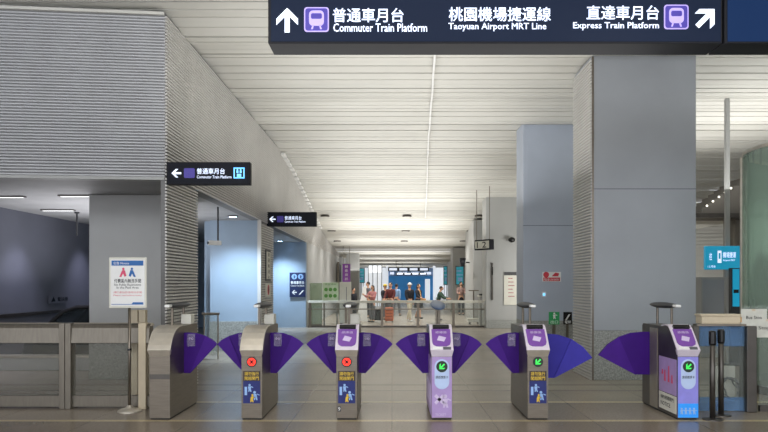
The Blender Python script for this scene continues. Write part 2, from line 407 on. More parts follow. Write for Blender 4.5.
# ------------------------------------------------------------------ hanging signs
def train(mb_bg, mb_ln, x0, x1, z0, z1, y):
    """square pictogram of a train front"""
    w = x1-x0; h = z1-z0; cx = (x0+x1)/2
    def rr(a, b, c, d, r, n=4):
        return arc(b-r, d-r, r, 0, PI/2, n)+arc(a+r, d-r, r, PI/2, PI, n)+arc(a+r, c+r, r, PI, 1.5*PI, n)+arc(b-r, c+r, r, 1.5*PI, 2*PI, n)
    mb_ln.prism(rr(x0, x1, z0, z1, .12*w), 'y', y, y-.003)
    mb_bg.prism(rr(x0+.05*w, x1-.05*w, z0+.05*h, z1-.05*h, .1*w), 'y', y-.003, y-.006)
    mb_ln.prism(rr(x0+.2*w, x1-.2*w, z0+.24*h, z1-.14*h, .16*w), 'y', y-.006, y-.009)
    mb_bg.prism(rr(x0+.28*w, x1-.28*w, z0+.52*h, z1-.26*h, .06*w), 'y', y-.009, y-.012)
    mb_ln.prism([(cx-.22*w, z0+.1*h),(cx-.15*w, z0+.1*h),(cx-.1*w, z0+.26*h),(cx-.17*w, z0+.26*h)], 'y', y-.006, y-.009)
    mb_ln.prism([(cx+.22*w, z0+.1*h),(cx+.15*w, z0+.1*h),(cx+.1*w, z0+.26*h),(cx+.17*w, z0+.26*h)], 'y', y-.006, y-.009)
def arrow(mb, cx, cz, s, ang, y):
    """block arrow of size s pointing to ang"""
    t = .17*s
    P = [(-.5*s, -t/2*1.1), (.16*s, -t/2*1.1), (-.12*s, -.36*s), (.12*s, -.36*s), (.5*s, 0), (.12*s, .36*s), (-.12*s, .36*s), (.16*s, t/2*1.1), (-.5*s, t/2*1.1)]
    # built of convex pieces so the faces stay clean
    ca, sa = math.cos(ang), math.sin(ang)
    def R(p): return (cx+p[0]*ca-p[1]*sa, cz+p[0]*sa+p[1]*ca)
    mb.prism([R(p) for p in ((-.5*s,-t*.6),(.3*s,-t*.6),(.3*s,t*.6),(-.5*s,t*.6))], 'y', y, y-.004)
    mb.prism([R(p) for p in ((.5*s,0),(.06*s,.44*s),(-.20*s,.44*s),(.24*s,0))], 'y', y, y-.004)
    mb.prism([R(p) for p in ((.5*s,0),(.24*s,0),(-.20*s,-.44*s),(.06*s,-.44*s))], 'y', y, y-.004)

YS = 7.0
def sx_(px): return X(px, YS)
def sz_(py): return Z(py, YS)
bs = thing('overhead_sign', 'big lit navy sign naming three platforms hung across the top', 'sign', (0, YS, sz_(43.5)))
bz = sz_(43.5)
box(sx_(268), sx_(722.5), 0, .36, 0, .62).build('housing', M['signbody'], bs, bevel=.008)
box(sx_(268)+.03, sx_(722.5)-.02, -.006, 0, .02, .6).build('face', M['signface'], bs)
def px_rect(a, b, c, d): return (sx_(a), sx_(b), sz_(d)-bz, sz_(c)-bz)
for a, c, g in ((287.3, 20.5, PI/2), (705.5, 18, PI/4)):
    mt = MB(); arrow(mt, sx_(a), sz_(c)-bz, .245, g, -.006); mt.build('arrow', M['signtext'], bs)
for t, r, bo in [('普通車月台', (333,403.5,8.5,22.5), .02), ('Commuter Train Platform', (333.5,427,23.8,32), .018),
             ('桃園機場捷運線', (449,550.5,7.5,21.5), .02), ('Taoyuan Airport MRT Line', (448.5,546,23.3,31.5), .018),
             ('直達車月台', (586.5,658.5,6,20), .02), ('Express Train Platform', (573,658.5,22.5,30.5), .018)]:
    a = px_rect(*r); MB().text(t, *a, -.009, bo*.75).build('lettering', M['signtext'], bs)
for r in ((304.2, 329, 7.5, 32.2), (663.7, 688.2, 5, 29.5)):
    mbg = MB(); mln = MB(); train(mbg, mln, *px_rect(*r), -.006)
    eg = mbg.build('emblem_ground', M['signviolet'], bs); mln.build('emblem', M['signlilac'], eg)
for x in (-.8, 1.6, 3.0): MB().tube([(x,.18,.6),(x,.18,1.42)], .02).build('hanger', M['steeldark'], bs)
b2 = thing('overhead_sign', 'blank lit blue sign box hung at the top right corner', 'sign', (0, YS, bz))
box(sx_(724.5), sx_(724.5)+2.6, 0, .36, 0, .62).build('housing', M['signbody'], b2, bevel=.008)
box(sx_(724.5)+.03, sx_(724.5)+2.57, -.006, 0, .02, .6).build('face', M['signface2'], b2)
for x in (3.7, 5.4): MB().tube([(x,.18,.6),(x,.18,1.42)], .02).build('hanger', M['steeldark'], b2)

def small_sign(label, px0, px1, py0, py1, Y, lift):
    o = thing('direction_sign', label, 'sign', (X(px0,Y), Y, Z(py1,Y)))
    w = X(px1,Y)-X(px0,Y); h = Z(py0,Y)-Z(py1,Y)
    box(0, w, 0, .12, 0, h).build('housing', M['signbody'], o, bevel=.006)
    box(.02*w, .98*w, -.004, 0, .06*h, .94*h).build('face', M['smallsign'], o)
    g = MB(); l = MB()
    t = MB(); arrow(t, .12*w, .5*h, .36*h*1.2, PI, -.004); t.build('arrow', M['signtext'], o)
    train(g, l, .21*w, .34*w, .29*h, .72*h, -.004)
    MB().text('普通車月台', .365*w, .70*w, .46*h, .72*h, -.006, .012).build('lettering', M['signtext'], o)
    MB().text('Commuter Train Platform', .365*w, .78*w, .27*h, .40*h, -.006, .01).build('lettering', M['signtext'], o)
    g.build('emblem_ground', M['signviolet'], o); l.build('emblem', M['signviolet'], o)
    if lift:
        q = MB(); a, b, c, d = .805*w, .935*w, .27*h, .75*h; th = .014*w
        q.box(a, b, -.008, -.004, c, c+th).box(a, b, -.008, -.004, d-th, d).box(a, a+th, -.008, -.004, c, d).box(b-th, b, -.008, -.004, c, d)
        for fx in (.35, .65): q.disc_y(a+(b-a)*fx, c+.80*(d-c), .01*w, -.008, -.004, 10); q.box(a+(b-a)*fx-.012*w, a+(b-a)*fx+.012*w, -.008, -.004, c+.5*(d-c), c+.72*(d-c))
        q.box(a+.3*(b-a), b-.3*(b-a), -.008, -.004, c+.14*(d-c), c+.42*(d-c))
        q.build('lift_emblem', M['liftblue'], o)
    return o
small_sign('dark arrow sign with lift emblem on the ribbed corner', 166.5, 250, 162, 184.5, 9.84, True)
small_sign('smaller dark arrow sign farther down the ribbed wall', 266.5, 316.5, 212, 226.5, 17.9, False)

# ------------------------------------------------------------------ ticket gates
GL = 1.22
def fan(side, wide):
    if wide: P = [(-.10,.43),(.20,.43),(.69,.69),(.57,.83),(.42,.93),(.26,.985),(.10,1.0),(-.10,1.0)]
    else: P = [(-.10,.50),(.08,.49),(.43,.865),(.37,.92),(.28,.97),(.17,1.005),(.05,1.015),(-.10,1.0)]
    return [(side*(.125+u), z) for u, z in P]
def figure(mb, x, z, s, y, lean=0):
    mb.disc_y(x+lean*s*.3, z+s*.85, s*.15, y-.003, y, 10)
    mb.prism([(x-s*.16, z+.35*s),(x+s*.16, z+.35*s),(x+s*.2+lean*s*.3, z+.68*s),(x-s*.2+lean*s*.3, z+.68*s)], 'y', y-.003, y)
    mb.prism([(x-s*.16, z),(x-s*.04, z),(x+s*.06, z+.36*s),(x-s*.14, z+.36*s)], 'y', y-.003, y)
    mb.prism([(x+s*.1, z),(x+s*.24, z),(x+s*.16, z+.36*s),(x-s*.02, z+.36*s)], 'y', y-.003, y)
    mb.prism([(x+s*.18, z+.6*s),(x+s*.45, z+.5*s),(x+s*.45, z+.6*s),(x+s*.18, z+.7*s)], 'y', y-.003, y)
def cross(mb, cx, cz, r, y):
    for a in (PI/4, -PI/4):
        ca, sa = math.cos(a), math.sin(a); t = r*.26
        mb.prism([(cx+p*ca-q*sa, cz+p*sa+q*ca) for p, q in ((-r,-t),(r,-t),(r,t),(-r,t))], 'y', y-.003, y)
def gate(xc, label, plain, light, style, flaps, number=None, rear_box=False, tilt=0.0, yf=8.4):
    g = thing('ticket_gate', label, 'ticket gate', (xc, yf, 0), group='ticket gates')
    H = .125
    body = M['lavender'] if style == 'lavender' else (M['steeldark'] if style == 'poster' else M['steel'])
    # slope of the hood as (y, z)
    if plain: slope = [(.0,.845),(.03,.905),(.08,.975),(.15,1.04),(.24,1.085),(.36,1.112),(.50,1.12)]
    else: slope = [(.0,.845),(.08,.93),(.16,1.02),(.24,1.10),(.28,1.125),(.36,1.135),(.50,1.12)]
    prof = [(.035,.02),(.035,.77),(.012,.83)] + [(a+.02, b-.02) for a, b in slope] + [(GL-.03,1.10),(GL,1.07),(GL,.02)]
    bo = MB().prism(prof, 'x', -H, H).build('body', body if style != 'lavender' else M['steel'], g, bevel=.008)
    MB().box(-H+.01, H-.01, .05, GL-.02, 0, .022).build('foot', M['rubber'], g)
    # hood plate over the slope
    up = slope; lo = [(a+.016, b-.016) for a, b in slope[::-1]]
    MB().prism(up+lo, 'x', -H-.014, H+.014).build('hood', M['steellight'] if plain else M['lavrim'], g, bevel=.004)
    # flared collar under the hood
    c = MB(); a, b = H+.014, H-.004
    c.add([(-a,-.004,.845),(a,-.004,.845),(b,.03,.765),(-b,.03,.765),(-a,.06,.845),(a,.06,.845),(b,.06,.765),(-b,.06,.765)],
          [(3,2,1,0),(0,1,5,4),(1,2,6,5),(3,0,4,7),(2,3,7,6),(4,5,6,7)])
    c.build('collar', M['steellight'] if style != 'lavender' and style != 'poster' else M['lavrim'], g)
    if not plain:
        s0, s1 = slope[0], slope[3]
        sl = math.atan2(s1[1]-s0[1], s1[0]-s0[0]); ln = math.hypot(s1[1]-s0[1], s1[0]-s0[0])
        T = Matrix.Translation((0, s0[0], s0[1])) @ Matrix.Rotation(sl-PI/2, 4, 'X')
        dp = MB()
        sh = [(-.112,.34*ln),(-.10,.23*ln),(-.06,.16*ln),(.06,.16*ln),(.10,.23*ln),(.112,.34*ln),(.115,.9*ln),(-.115,.9*ln)]
        d = dp.prism(sh, 'y', -.012, .0).xf(T).build('reader_pad', M['purplepad'], g)
        MB().prism([(-.055,.40*ln),(.03,.34*ln),(.058,.52*ln),(-.03,.6*ln)], 'y', -.016, -.011).xf(T).build('card_print', M['lavlight'], g)
        MB().text('感應區', -.07, .07, .70*ln, .80*ln, -.0145, .01).xf(T).build('lettering', M['lavlight'], g)
        MB().box(-.10, .10, -.03, .004, .93*ln, 1.07*ln).xf(T).build('display', M['black'], g, bevel=.003)
        if style in ('lavender', 'poster'):
            q = MB().box(-.11, .0, -.006, 0, .02*ln, .13*ln); q.xf(T).build('white_label', M['white'], g)
            MB().box(.015, .11, -.006, 0, .02*ln, .13*ln).xf(T).build('grey_label', M['clothgrey'], g)
    # front face
    yf_ = .035
    if style in ('lavender', 'poster'):
        MB().box(-H+.004, H-.004, yf_-.012, yf_, .03, .76).build('front_panel', M['lavender'] if style == 'lavender' else M['violetpanel'], g)
        cap = arc(0, .645, .088, 0, PI, 12) + arc(0, .46, .088, PI, 2*PI, 12)
        MB().prism(cap, 'y', yf_-.018, yf_-.012).build('capsule_plate', M['capsule'], g)
        yy = yf_-.018
        MB().disc_y(0, .645, .068, yy-.006, yy, 24).build('status_light', M['ringgreen'], g)
        ar = MB(); arrow(ar, 0, .645, .085, PI*1.25, yy-.006); ar.build('arrow_light', M['greenglow'], g)
        MB().text('請感應票卡', -.075, .075, .50, .535, yy-.001, .01).build('lettering', M['ink'], g)
        if style == 'lavender':
            pr = MB(); cross(pr, -.03, .25, .07, yf_-.012); pr.build('cross_print', M['lavlight'], g); pr = MB(); figure(pr, .04, .15, .16, yf_-.012); pr.build('figure_print', M['lavlight'], g)
            MB().text('TICKET', -.08, .05, .05, .08, yf_-.0125, .01).build('lettering', M['lavlight'], g)
            MB().box(-H-.006, -H, .06, 1.15, .05, .74).build('side_panel', M['lavender'], g)
            sp = MB(); 
            for k in range(4): sp.box(-H-.009, -H-.006, .12+.2*k, .24+.2*k, .16, .42)
            sp.build('side_print', M['lavlight'], g)
        else:
            MB().box(-H+.004, H-.004, yf_-.014, yf_-.012, .03, .2).build('blue_panel', M['bluepanel'], g)
            pr = MB(); 
            for k in range(4): figure(pr, -.08+.05*k, .07, .08, yf_-.014)
            pr.build('panel_print', M['skyprint'], g)
            MB().box(-H-.006, -H, .06, .60, .28, .72).build('side_poster', M['lavender'], g)
            sp = MB(); yz = lambda y, z: (y, z)
            for (yy0, zz0, hh) in ((.16,.42,.1),(.26,.42,.2),(.38,.42,.14),(.46,.5,.06)): sp.prism([(yy0,zz0),(yy0+.05,zz0),(yy0+.035,zz0+hh),(yy0+.01,zz0+hh)], 'x', -H-.009, -H-.006)
            sp.build('side_print', M['pinkprint'], g)
            MB().box(-H-.006, -H, .06, .60, .06, .27).build('side_notice', M['offwhite'], g)
            R_ = Matrix.Translation((-H-.007, .33, 0)) @ Matrix.Rotation(-PI/2, 4, 'Z')
            MB().text('請勿倚靠閘門', -.2, .2, .19, .24, -.003, .01).xf(R_).build('lettering', M['ink'], g); MB().text('NOTICE', -.2, .1, .11, .16, -.003, .01).xf(R_).build('lettering', M['ink'], g)
            MB().box(-H-.008, -H, .66, .92, .03, 1.06).build('steel_band', M['steelmid'], g)
    elif not (plain and light is None):
        MB().disc_y(0, .70, .062, yf_-.008, yf_, 24).build('status_light', M['ringdark'] if light == 'red' else M['ringgreen'], g)
        if light == 'red':
            MB().disc_y(0, .70, .047, yf_-.012, yf_-.008, 24).build('red_lens', M['redglow'], g)
            k = MB(); cross(k, 0, .70, .034, yf_-.012); k.build('cross_mark', M['ringdark'], g)
        else:
            k = MB(); arrow(k, 0, .70, .085, PI*1.25, yf_-.008); k.build('arrow_light', M['greenglow'], g)
        st = MB(); st.k = 0; st.box(-.103, .103, yf_-.004, yf_, .47, .59); st.k = 1; st.box(-.103, .103, yf_-.004, yf_, .20, .47)
        so = st.build('sticker', [M['stickerbrown'], M['stickerblue']], g)
        t = MB(); t.text('請勿強行', -.085, .085, .535, .58, yf_-.005, .015); t.text('闖越閘門', -.085, .085, .48, .525, yf_-.005, .015); t.build('lettering', M['yellow'], so); t = MB()
        figure(t, .0, .215, .10, yf_-.004, .4); t.build('yellow_print', M['yellow'], so)
        t = MB(); t.box(-.085, -.055, yf_-.007, yf_-.004, .30, .40); t.build('blue_block', M['skyprint'], so); t = MB(); figure(t, -.025, .34, .095, yf_-.004); t.build('blue_print', M['skyprint'], so); t = MB(); figure(t, .045, .24, .11, yf_-.004, -.3); 
        t.build('blue_print', M['skyprint'], so)
        if number:
            MB().box(-.11, -.07, yf_-.003, yf_, .10, .165).build('number_plate', M['darkgrey'], g)
            MB().text(number, -.103, -.077, .11, .155, yf_-.0045, .01).build('lettering', M['white'], g)
    if plain and light is None:
        MB().box(-H+.004, H-.004, yf_-.003, yf_, .49, .55).build('steel_joint', M['steeldark'], g)
    # flaps
    for side, wide in flaps:
        P = fan(side, wide); m1, m2 = (M['bluepurple'], M['bluepurpletip']) if wide and side > 0 else (M['purple'], M['purpletip'])
        fy = .93 if style == 'poster' else .60
        f = MB().prism(P, 'y', fy, fy+.025).build('flap', m1, g)
        if wide: Q = [(.20,.43),(.69,.69),(.57,.83),(.42,.93)]
        else: Q = [(.08,.49),(.43,.865),(.37,.92),(.28,.97)]
        MB().prism([(side*(.125+u), z) for u, z in Q], 'y', fy-.015, fy-.002).build('outer_leaf', m2, f)
        u0 = .05 if not wide else .08
        if not wide:
            MB().box(side*(.125+u0), side*(.125+u0+.10), .570, .574, .84, 1.0).build('clear_sticker', M['shield'], f)
            t = MB(); xa, xb = sorted((side*(.125+u0+.02), side*(.125+u0+.08))); t.text('小心', xa, xb, .92, .96, .568, .01); t.build('lettering', M['lavlight'], f)
    # canopy on two posts
    for yy in (.52, 1.0): MB().tube([(0,yy,1.10),(0,yy,1.345)], .016).build('canopy_post', M['steel'], g)
    cp = MB().ell((0,.80,1.36), (.095,.42,.04), 20, 10)
    T = Matrix.Translation((0,.78,1.35)) @ Matrix.Rotation(tilt, 4, 'X') @ Matrix.Translation((0,-.78,-1.35))
    cp.xf(T).build('canopy', M['bluesheen'] if tilt else M['darkgrey'], g, smooth=True)  # blue tone on the tilted canopy paints its reflection
    if not tilt: MB().box(-.032, .032, .30, .43, 1.345, 1.378).build('canopy_tip', M['white'], g, bevel=.01)
    if rear_box: MB().box(-.02, .115, .95, 1.12, 1.10, 1.235).build('rear_reader', M['offwhite'], g, bevel=.012)
    return g
gate(-2.80, 'plain steel ticket gate at the left end beside the notice stand', True, None, 'steel', [(1, False)], rear_box=True)
gate(-1.69, 'steel ticket gate with red cross light and no reader pad', True, 'red', 'steel', [(-1, False),(1, False)], rear_box=True)
gate(-.546, 'steel ticket gate with purple reader pad and red cross light', False, 'red', 'steel', [(-1, False),(1, False)], number='9', rear_box=True)
gate(.60, 'all lavender ticket gate in the middle of the row', False, 'green', 'lavender', [(-1, False),(1, False)], tilt=.10)
gate(1.758, 'steel ticket gate with green arrow light left of the wide aisle', False, 'green', 'steel', [(-1, False),(1, True)])
gate(3.564, 'dark ticket gate with lavender side poster at the right end', False, 'green', 'poster', [(-1, True)])

# ------------------------------------------------------------------ left guard rail and notice stand
Yr = 9.2
gr = thing('guard_rail', 'long steel and glass guard rail left of the gates', 'barrier', (0, Yr, 0))
xl, xr = -7.6, X(150, Yr)
rp = [(0,.86),(.02,1.06),(.04,1.10),(.10,1.12),(.16,1.10),(.18,1.0),(.14,.86)]
MB().prism([(a-.04,b) for a,b in rp], 'x', xl, xr).build('top_rail', M['rail'], gr, bevel=.006)
MB().prism([(-.005,1.085),(.06,1.125),(.13,1.085)], 'x', xl, xr+.02).build('rail_cap', M['railcap'], gr)
MB().box(xl, xr, .0, .08, .02, .17).build('kick_plate', M['rail'], gr, bevel=.006)
MB().box(xl, xr, .03, .045, .17, .86).build('glass_pane', M['railglass'], gr)
for px in (60.4, 66.5, 139.5):
    MB().box(X(px,Yr), X(px+5.7 if px < 100 else 147,Yr), -.05, .11, 0, 1.125).build('post', M['rail'] if px < 100 else M['beige'], gr, bevel=.006)
MB().box(-6.35, -6.20, -.05, .11, 0, 1.125).build('post', M['rail'], gr, bevel=.006)
bp = thing('beige_pillar', 'slim pair of beige posts rising behind the guard rail end', 'post', (X(139.5,9.6), 9.6, 0))
for a in (131, 138.5): MB().box(X(a,9.6)-X(139.5,9.6), X(a+6.5,9.6)-X(139.5,9.6), 0, .1, 0, Z(310,9.6)).build('post', M['beige'], bp, bevel=.005)
Yn = 9.0
ns = thing('notice_stand', 'white restroom notice on a slim pole with round base', 'sign', (X(129.5,Yn), Yn, 0))
MB().lathe([(.15,0),(.15,.012),(.12,.03),(.05,.05),(.025,.08)], seg=28).build('base', M['steellight'], ns, smooth=False)
MB().tube([(0,0,.05),(0,0,1.40)], .019, 12).build('pole', M['steel'], ns, smooth=True)
MB().tube([(0,0,.78),(0,0,.81)], .024, 12).build('collar', M['black'], ns)
bx0, bx1, bz0, bz1 = X(110,Yn)-X(129.5,Yn), X(147.5,Yn)-X(129.5,Yn), Z(308,Yn), Z(257.5,Yn)
MB().box(bx0, bx1, -.035, -.02, bz0, bz1).build('board', M['offwhite'], ns, bevel=.006)
MB().box(bx0+.025, bx1-.025, -.038, -.035, bz0+.03, bz1-.03).build('sheet', M['white'], ns)
MB().box(bx0+.035, bx1-.04, -.041, -.038, bz1-.105, bz1-.04).build('heading_band', M['blueprint'], ns)
t = MB(); t.prism([(bx1-.2,bz0+.045),(bx1-.04,bz0+.045),(bx1-.04,bz0+.075),(bx1-.17,bz0+.075)], 'y', -.041, -.038); t.box(bx0+.035, bx1-.2, -.041, -.038, bz0+.045, bz0+.052)
t.build('footer_band', M['blueprint'], ns)
def bodyfig(mb, x, z, s, y, fl):
    mb.disc_y(x, z+s*.86, s*.13, y-.003, y, 12)
    mb.prism([(x-.16*s*fl, z+.72*s),(x+.12*s*fl, z+.72*s),(x+.42*s*fl, z),(x+.2*s*fl, z),(x+.05*s*fl, z+.32*s),(x-.02*s*fl,z+.32*s)], 'y', y-.003, y)
    mb.prism([(x-.16*s*fl, z+.72*s),(x-.02*s*fl, z+.3*s),(x-.12*s*fl,z+.02*s),(x-.34*s*fl,z+.1*s)], 'y', y-.003, y)
cz = bz1-.25; cx = (bx0+bx1)/2
t = MB(); bodyfig(t, cx-.055, cz, .12, -.038, -1); t.build('pink_figure', M['pinkprint'], ns)
t = MB(); bodyfig(t, cx+.055, cz, .12, -.038, 1); t.build('blue_figure', M['blueprint'], ns)
t = MB(); t.text('付費區內無洗手間', bx0+.07, bx1-.07, cz-.075, cz-.025, -.0395, .02); t.text('No Public Restrooms', bx0+.07, bx1-.07, cz-.115, cz-.085, -.0395, .012)
t.text('In the Paid Area', bx0+.1, bx1-.1, cz-.15, cz-.122, -.0395, .012); t.build('lettering', M['ink'], ns)
t = MB(); 
t.text('請於進站前使用洗手間', bx0+.06, bx1-.06, cz-.21, cz-.185, -.0395, .0); t.text('Please use before entry', bx0+.06, bx1-.06, cz-.25, cz-.225, -.0395, 0); t.build('small_lettering', M['signred'], ns)
MB().text('公告 Notice', bx0+.06, bx0+.26, bz1-.092, bz1-.055, -.0425, .012).build('heading', M['white'], ns)

# ------------------------------------------------------------------ escalator in the lobby
es = thing('escalator', 'dark escalator landing with black handrail in the left lobby', 'escalator', (-7.05, 15.2, 0))
hr = [(1.5,0,1.13),(.6,0,1.13),(.2,0,1.12),(-.1,0,1.02),(-.35,0,.80),(-.55,0,.55),(-.62,0,.3)]
for dy, nm in ((0,'handrail'),(1.3,'handrail')):
    MB().tube([(a,dy,c) for a,b,c in hr], .045, 8).build('handrail', M['rubber'], es, smooth=True)
    MB().prism([(1.5,.3),(1.5,1.1),(.2,1.09),(-.1,.98),(-.33,.78),(-.52,.55),(-.58,.3)], 'y', dy-.01, dy+.01).build('balustrade', M['smoke'], es)
    MB().box(-.7, 1.5, dy-.1, dy+.1, .0, .3).build('skirt', M['steel'], es, bevel=.01)
MB().box(-.95, 1.5, .12, 1.18, 0, .05).build('landing_plate', M['steeldark'], es)
t = MB()
for k in range(3): t.box(.3+k*.33, .55+k*.33, .14, 1.16, .05, .06)
t.build('step', M['darkgrey'], es)
lw = thing('low_parapet', 'low steel topped parapet in front of the escalator', 'parapet', (-6.3, 13.2, 0))
MB().box(-1.5, 1.05, 0, .25, 0, .24).build('curb', M['panel'], lw, bevel=.01); MB().box(-1.5, 1.05, -.02, .27, .24, .28).build('capping', M['steellight'], lw, bevel=.008)
mb = MB()
inl = thing('glass_incline', 'slanted dark glass with pale edge seen under the guard rail', 'balustrade', (-6.0, 13.9, 0))
MB().add([(-1.4,0,.05),(.5,0,.05),(.85,.3,.62),(-1.4,.3,.62)], [(0,1,2,3)]).build('glass_pane', M['smoke'], inl)
MB().tube([(.5,-.01,.05),(.85,.29,.62)], .03, 6).build('pale_edge', M['white'], inl); MB().tube([(-.1,-.01,.05),(.2,.29,.62)], .022, 6).build('dark_edge', M['rubber'], inl)
ws = thing('escalator_sign', 'tiny dark escalator sign on the lobby wall', 'sign', (-7.80, 16.4, 1.2))
Rz = Matrix.Rotation(PI/2, 4, 'Z')
MB().box(-.5, .5, -.012, 0, -.02, .16).xf(Rz).build('plate', M['lobbywall'], ws); MB().text('電扶梯', -.1, .4, .02, .12, -.016, .01).prism([(-.4,.02),(-.2,.02),(-.3,.13)], 'y', -.018, -.013).xf(Rz).build('lettering', M['black'], ws)
# strip hanger rod in the lobby
rd = thing('ceiling_rod', 'thin dark rod hanging from the lobby soffit', 'rod', (X(77,15), 15, 3.17)); MB().tube([(0,0,0),(0,0,-.5)], .02, 8).build('rod', M['darkgrey'], rd); MB().lathe([(.05,-.03),(.05,0)], seg=12).build('rose', M['darkgrey'], rd)

# ------------------------------------------------------------------ CCTV cameras
def cctv(label, loc, drop, rz):
    c = thing('security_camera', label, 'camera', loc, rz)
    MB().tube([(0,0,0),(0,0,-drop)], .018, 8).build('mounting_stem', M['darkgrey'], c)
    MB().box(-.045, .045, -.20, .06, -drop-.09, -drop).build('housing', M['white'], c, bevel=.015)
    MB().disc_y(0, -drop-.05, .03, -.212, -.2, 14).build('lens', M['black'], c)
    return c
cctv('white security camera hanging in the first alcove', (X(218,14), 14, 3.175), Z(220,14)-Z(243,14)+.22, math.radians(-55))
c2 = thing('security_camera', 'small dark security camera on the pillar beside the balustrade', 'camera', (X(516,25.0), 25.49, Z(240,25.4)))
MB().box(-.04, .04, -.16, .0, -.04, .04).build('wall_mount', M['white'], c2, bevel=.01); MB().ell((-.1,-.2,0), (.13,.1,.1)).build('dome', M['black'], c2, smooth=True)

# ------------------------------------------------------------------ signs on the pier and in the second alcove
pn = thing('lift_notice', 'tall narrow framed notice on the pier between alcoves', 'sign', (WX+.03, 17.85, Z(281,17.85)))
Rp = Matrix.Rotation(PI/2, 4, 'Z')
h = Z(250,17.85)-Z(281,17.85)
MB().box(-.34, .34, -.02, 0, 0, h).xf(Rp).build('frame', M['darkgrey'], pn); MB().box(-.28, .28, -.026, -.02, .05, h-.05).xf(Rp).build('sheet', M['offwhite'], pn)
t = MB()
for k, ch in enumerate('普通車月台'): t.text(ch, -.13, .13, h-.17-k*.145, h-.07-k*.145, -.028, .01)
t.xf(Rp).build('lettering', M['ink'], pn)
rn = thing('warning_sign', 'small red figure sign under the narrow pier notice', 'sign', (WX+.03, 17.85, Z(296.5,17.85)))
MB().box(-.34, .34, -.02, 0, 0, .33).xf(Rp).build('plate', M['offwhite'], rn); t = MB(); t.disc_y(0, .17, .13, -.024, -.02, 16); t.xf(Rp).build('red_disc', M['signred'], rn); t = MB(); figure(t, 0, .08, .18, -.024); t.xf(Rp).build('figure_mark', M['ink'], rn)
Yb = 25.92
nb = thing('direction_board', 'navy lift and escalator board in the second alcove', 'sign', (X(289.5,Yb), Yb, Z(297,Yb)))
w = X(305.5,Yb)-X(289.5,Yb); h = Z(272.5,Yb)-Z(297,Yb)
MB().box(0, w, 0, .06, 0, h).build('board', M['navy'], nb, bevel=.008)
MB().box(.1*w, .9*w, .06, .078, .1*h, .9*h).build('wall_mount', M['steeldark'], nb)
t = MB()
for fx in (.3, .7):
    t.disc_y(fx*w, .83*h, .11*h, -.004, 0, 20)
t.build('emblem_disc', M['clothblue'], nb)
t = MB(); figure(t, .3*w, .755*h, .14*h, -.004); figure(t, .7*w, .755*h, .14*h, -.004); t.build('emblem_mark', M['navy'], nb)
t = MB(); MB().text('普通車月台', .08*w, .92*w, .53*h, .65*h, -.004, .02).build('lettering', M['white'], nb); MB().text('Commuter Train Platform', .08*w, .92*w, .43*h, .49*h, -.004, .01).build('lettering', M['white'], nb); arrow(t, .3*w, .19*h, .2*h, PI, 0); t.build('arrow', M['white'], nb); t = MB()
t.prism([(.58*w,.10*h),(.66*w,.10*h),(.9*w,.27*h),(.82*w,.27*h)], 'y', -.004, 0); t.build('escalator_mark', M['white'], nb)
# alcove downlight fittings
for k, (x, y) in enumerate(((X(233,15.8), 15.8), (X(280,25), 25.0))):
    o = thing('alcove_downlight', ['cool round downlight in the soffit of the first alcove','cool round downlight in the soffit of the second alcove'][k], 'light', (x, y, 3.17))
    MB().lathe([(.11,0),(.12,-.02),(.09,-.03)], seg=20).build('trim_ring', M['steel'], o); MB().lathe([(.085,-.025),(.085,-.034),(.04,-.036)], seg=16).build('lens', M['coolamp'], o)
# low glass and rail in the first alcove
al = thing('alcove_barrier', 'low glass barrier with steel knob rail in the first alcove', 'barrier', (-3.75, 15.2, 0))
MB().box(-.33, -.03, 0, .02, .08, .95).build('glass_pane', M['clear'], al); MB().tube([(-.38,.01,.98),(.0,.01,.98)], .03, 8).build('handrail', M['steel'], al)
for x in (-.33, -.03): MB().tube([(x,.01,0),(x,.01,.98)], .015, 8).build('post', M['steelmid'], al)

# ------------------------------------------------------------------ rear glass balustrade
Yg = 26.0
gb = thing('glass_balustrade', 'long glass balustrade with pale top rail across the concourse', 'barrier', (0, Yg, 0))
pxs = [310, 346, 382, 418, 453.5, 488]
zt = Z(300.5,Yg)
MB().box(X(308,Yg), X(490.5,Yg), -.05, .07, zt-.09, zt).build('top_rail', M['offwhite'], gb, bevel=.01)
MB().box(X(308,Yg), X(490.5,Yg), -.02, .04, .0, .07).build('bottom_rail', M['steeldark'], gb)
MB().box(X(308,Yg), X(490.5,Yg), -.015, .03, zt-.34, zt-.30).build('mid_rail', M['rail'], gb)
for p in pxs: MB().box(X(p,Yg)-.05, X(p,Yg)+.05, -.04, .06, 0, zt-.09).build('post', M['steel'], gb, bevel=.008)
for a, b in zip(pxs, pxs[1:]): MB().box(X(a,Yg)+.06, X(b,Yg)-.06, .0, .012, .09, zt-.1).build('glass_pane', M['clear'], gb)

# boards behind the balustrade on the left
Yq = 27.2
qb = thing('notice_board', 'pale board with six green emblems behind the balustrade', 'board', (X(322.5,Yq), Yq, 0))
w = X(338.5,Yq)-X(322.5,Yq); z0, z1 = Z(301,Yq), Z(282.5,Yq)
MB().box(0, w, 0, .05, z0, z1).build('board', M['palegreenboard'], qb, bevel=.006)
for x in (.06, w-.06): MB().box(x-.03, x+.03, .05, .1, 0, z1).build('leg', M['steel'], qb)
t = MB()
for i in range(3):
    for j in range(2): t.disc_y(w*(.22+.28*i), z0+(z1-z0)*(.28+.34*j), .075, -.004, 0, 8)
t.text('安全須知', .1, w-.1, z1-.1, z1-.03, -.004, .01)
t.build('emblem', M['greenprint'], qb)
wp = thing('screen_panel', 'plain cream partition panel right of the green emblem board', 'board', (X(339.5,Yq), Yq, 0))
MB().box(0, X(351,Yq)-X(339.5,Yq), 0, .08, .1, Z(282,Yq)).build('panel', M['offwhite'], wp, bevel=.008); MB().box(.02, .4, -.05, .13, 0, .1).build('foot', M['steel'], wp)
MB().box(.26, .28, -.006, 0, .3, Z(287,Yq)).build('panel_joint', M['seam'], wp)
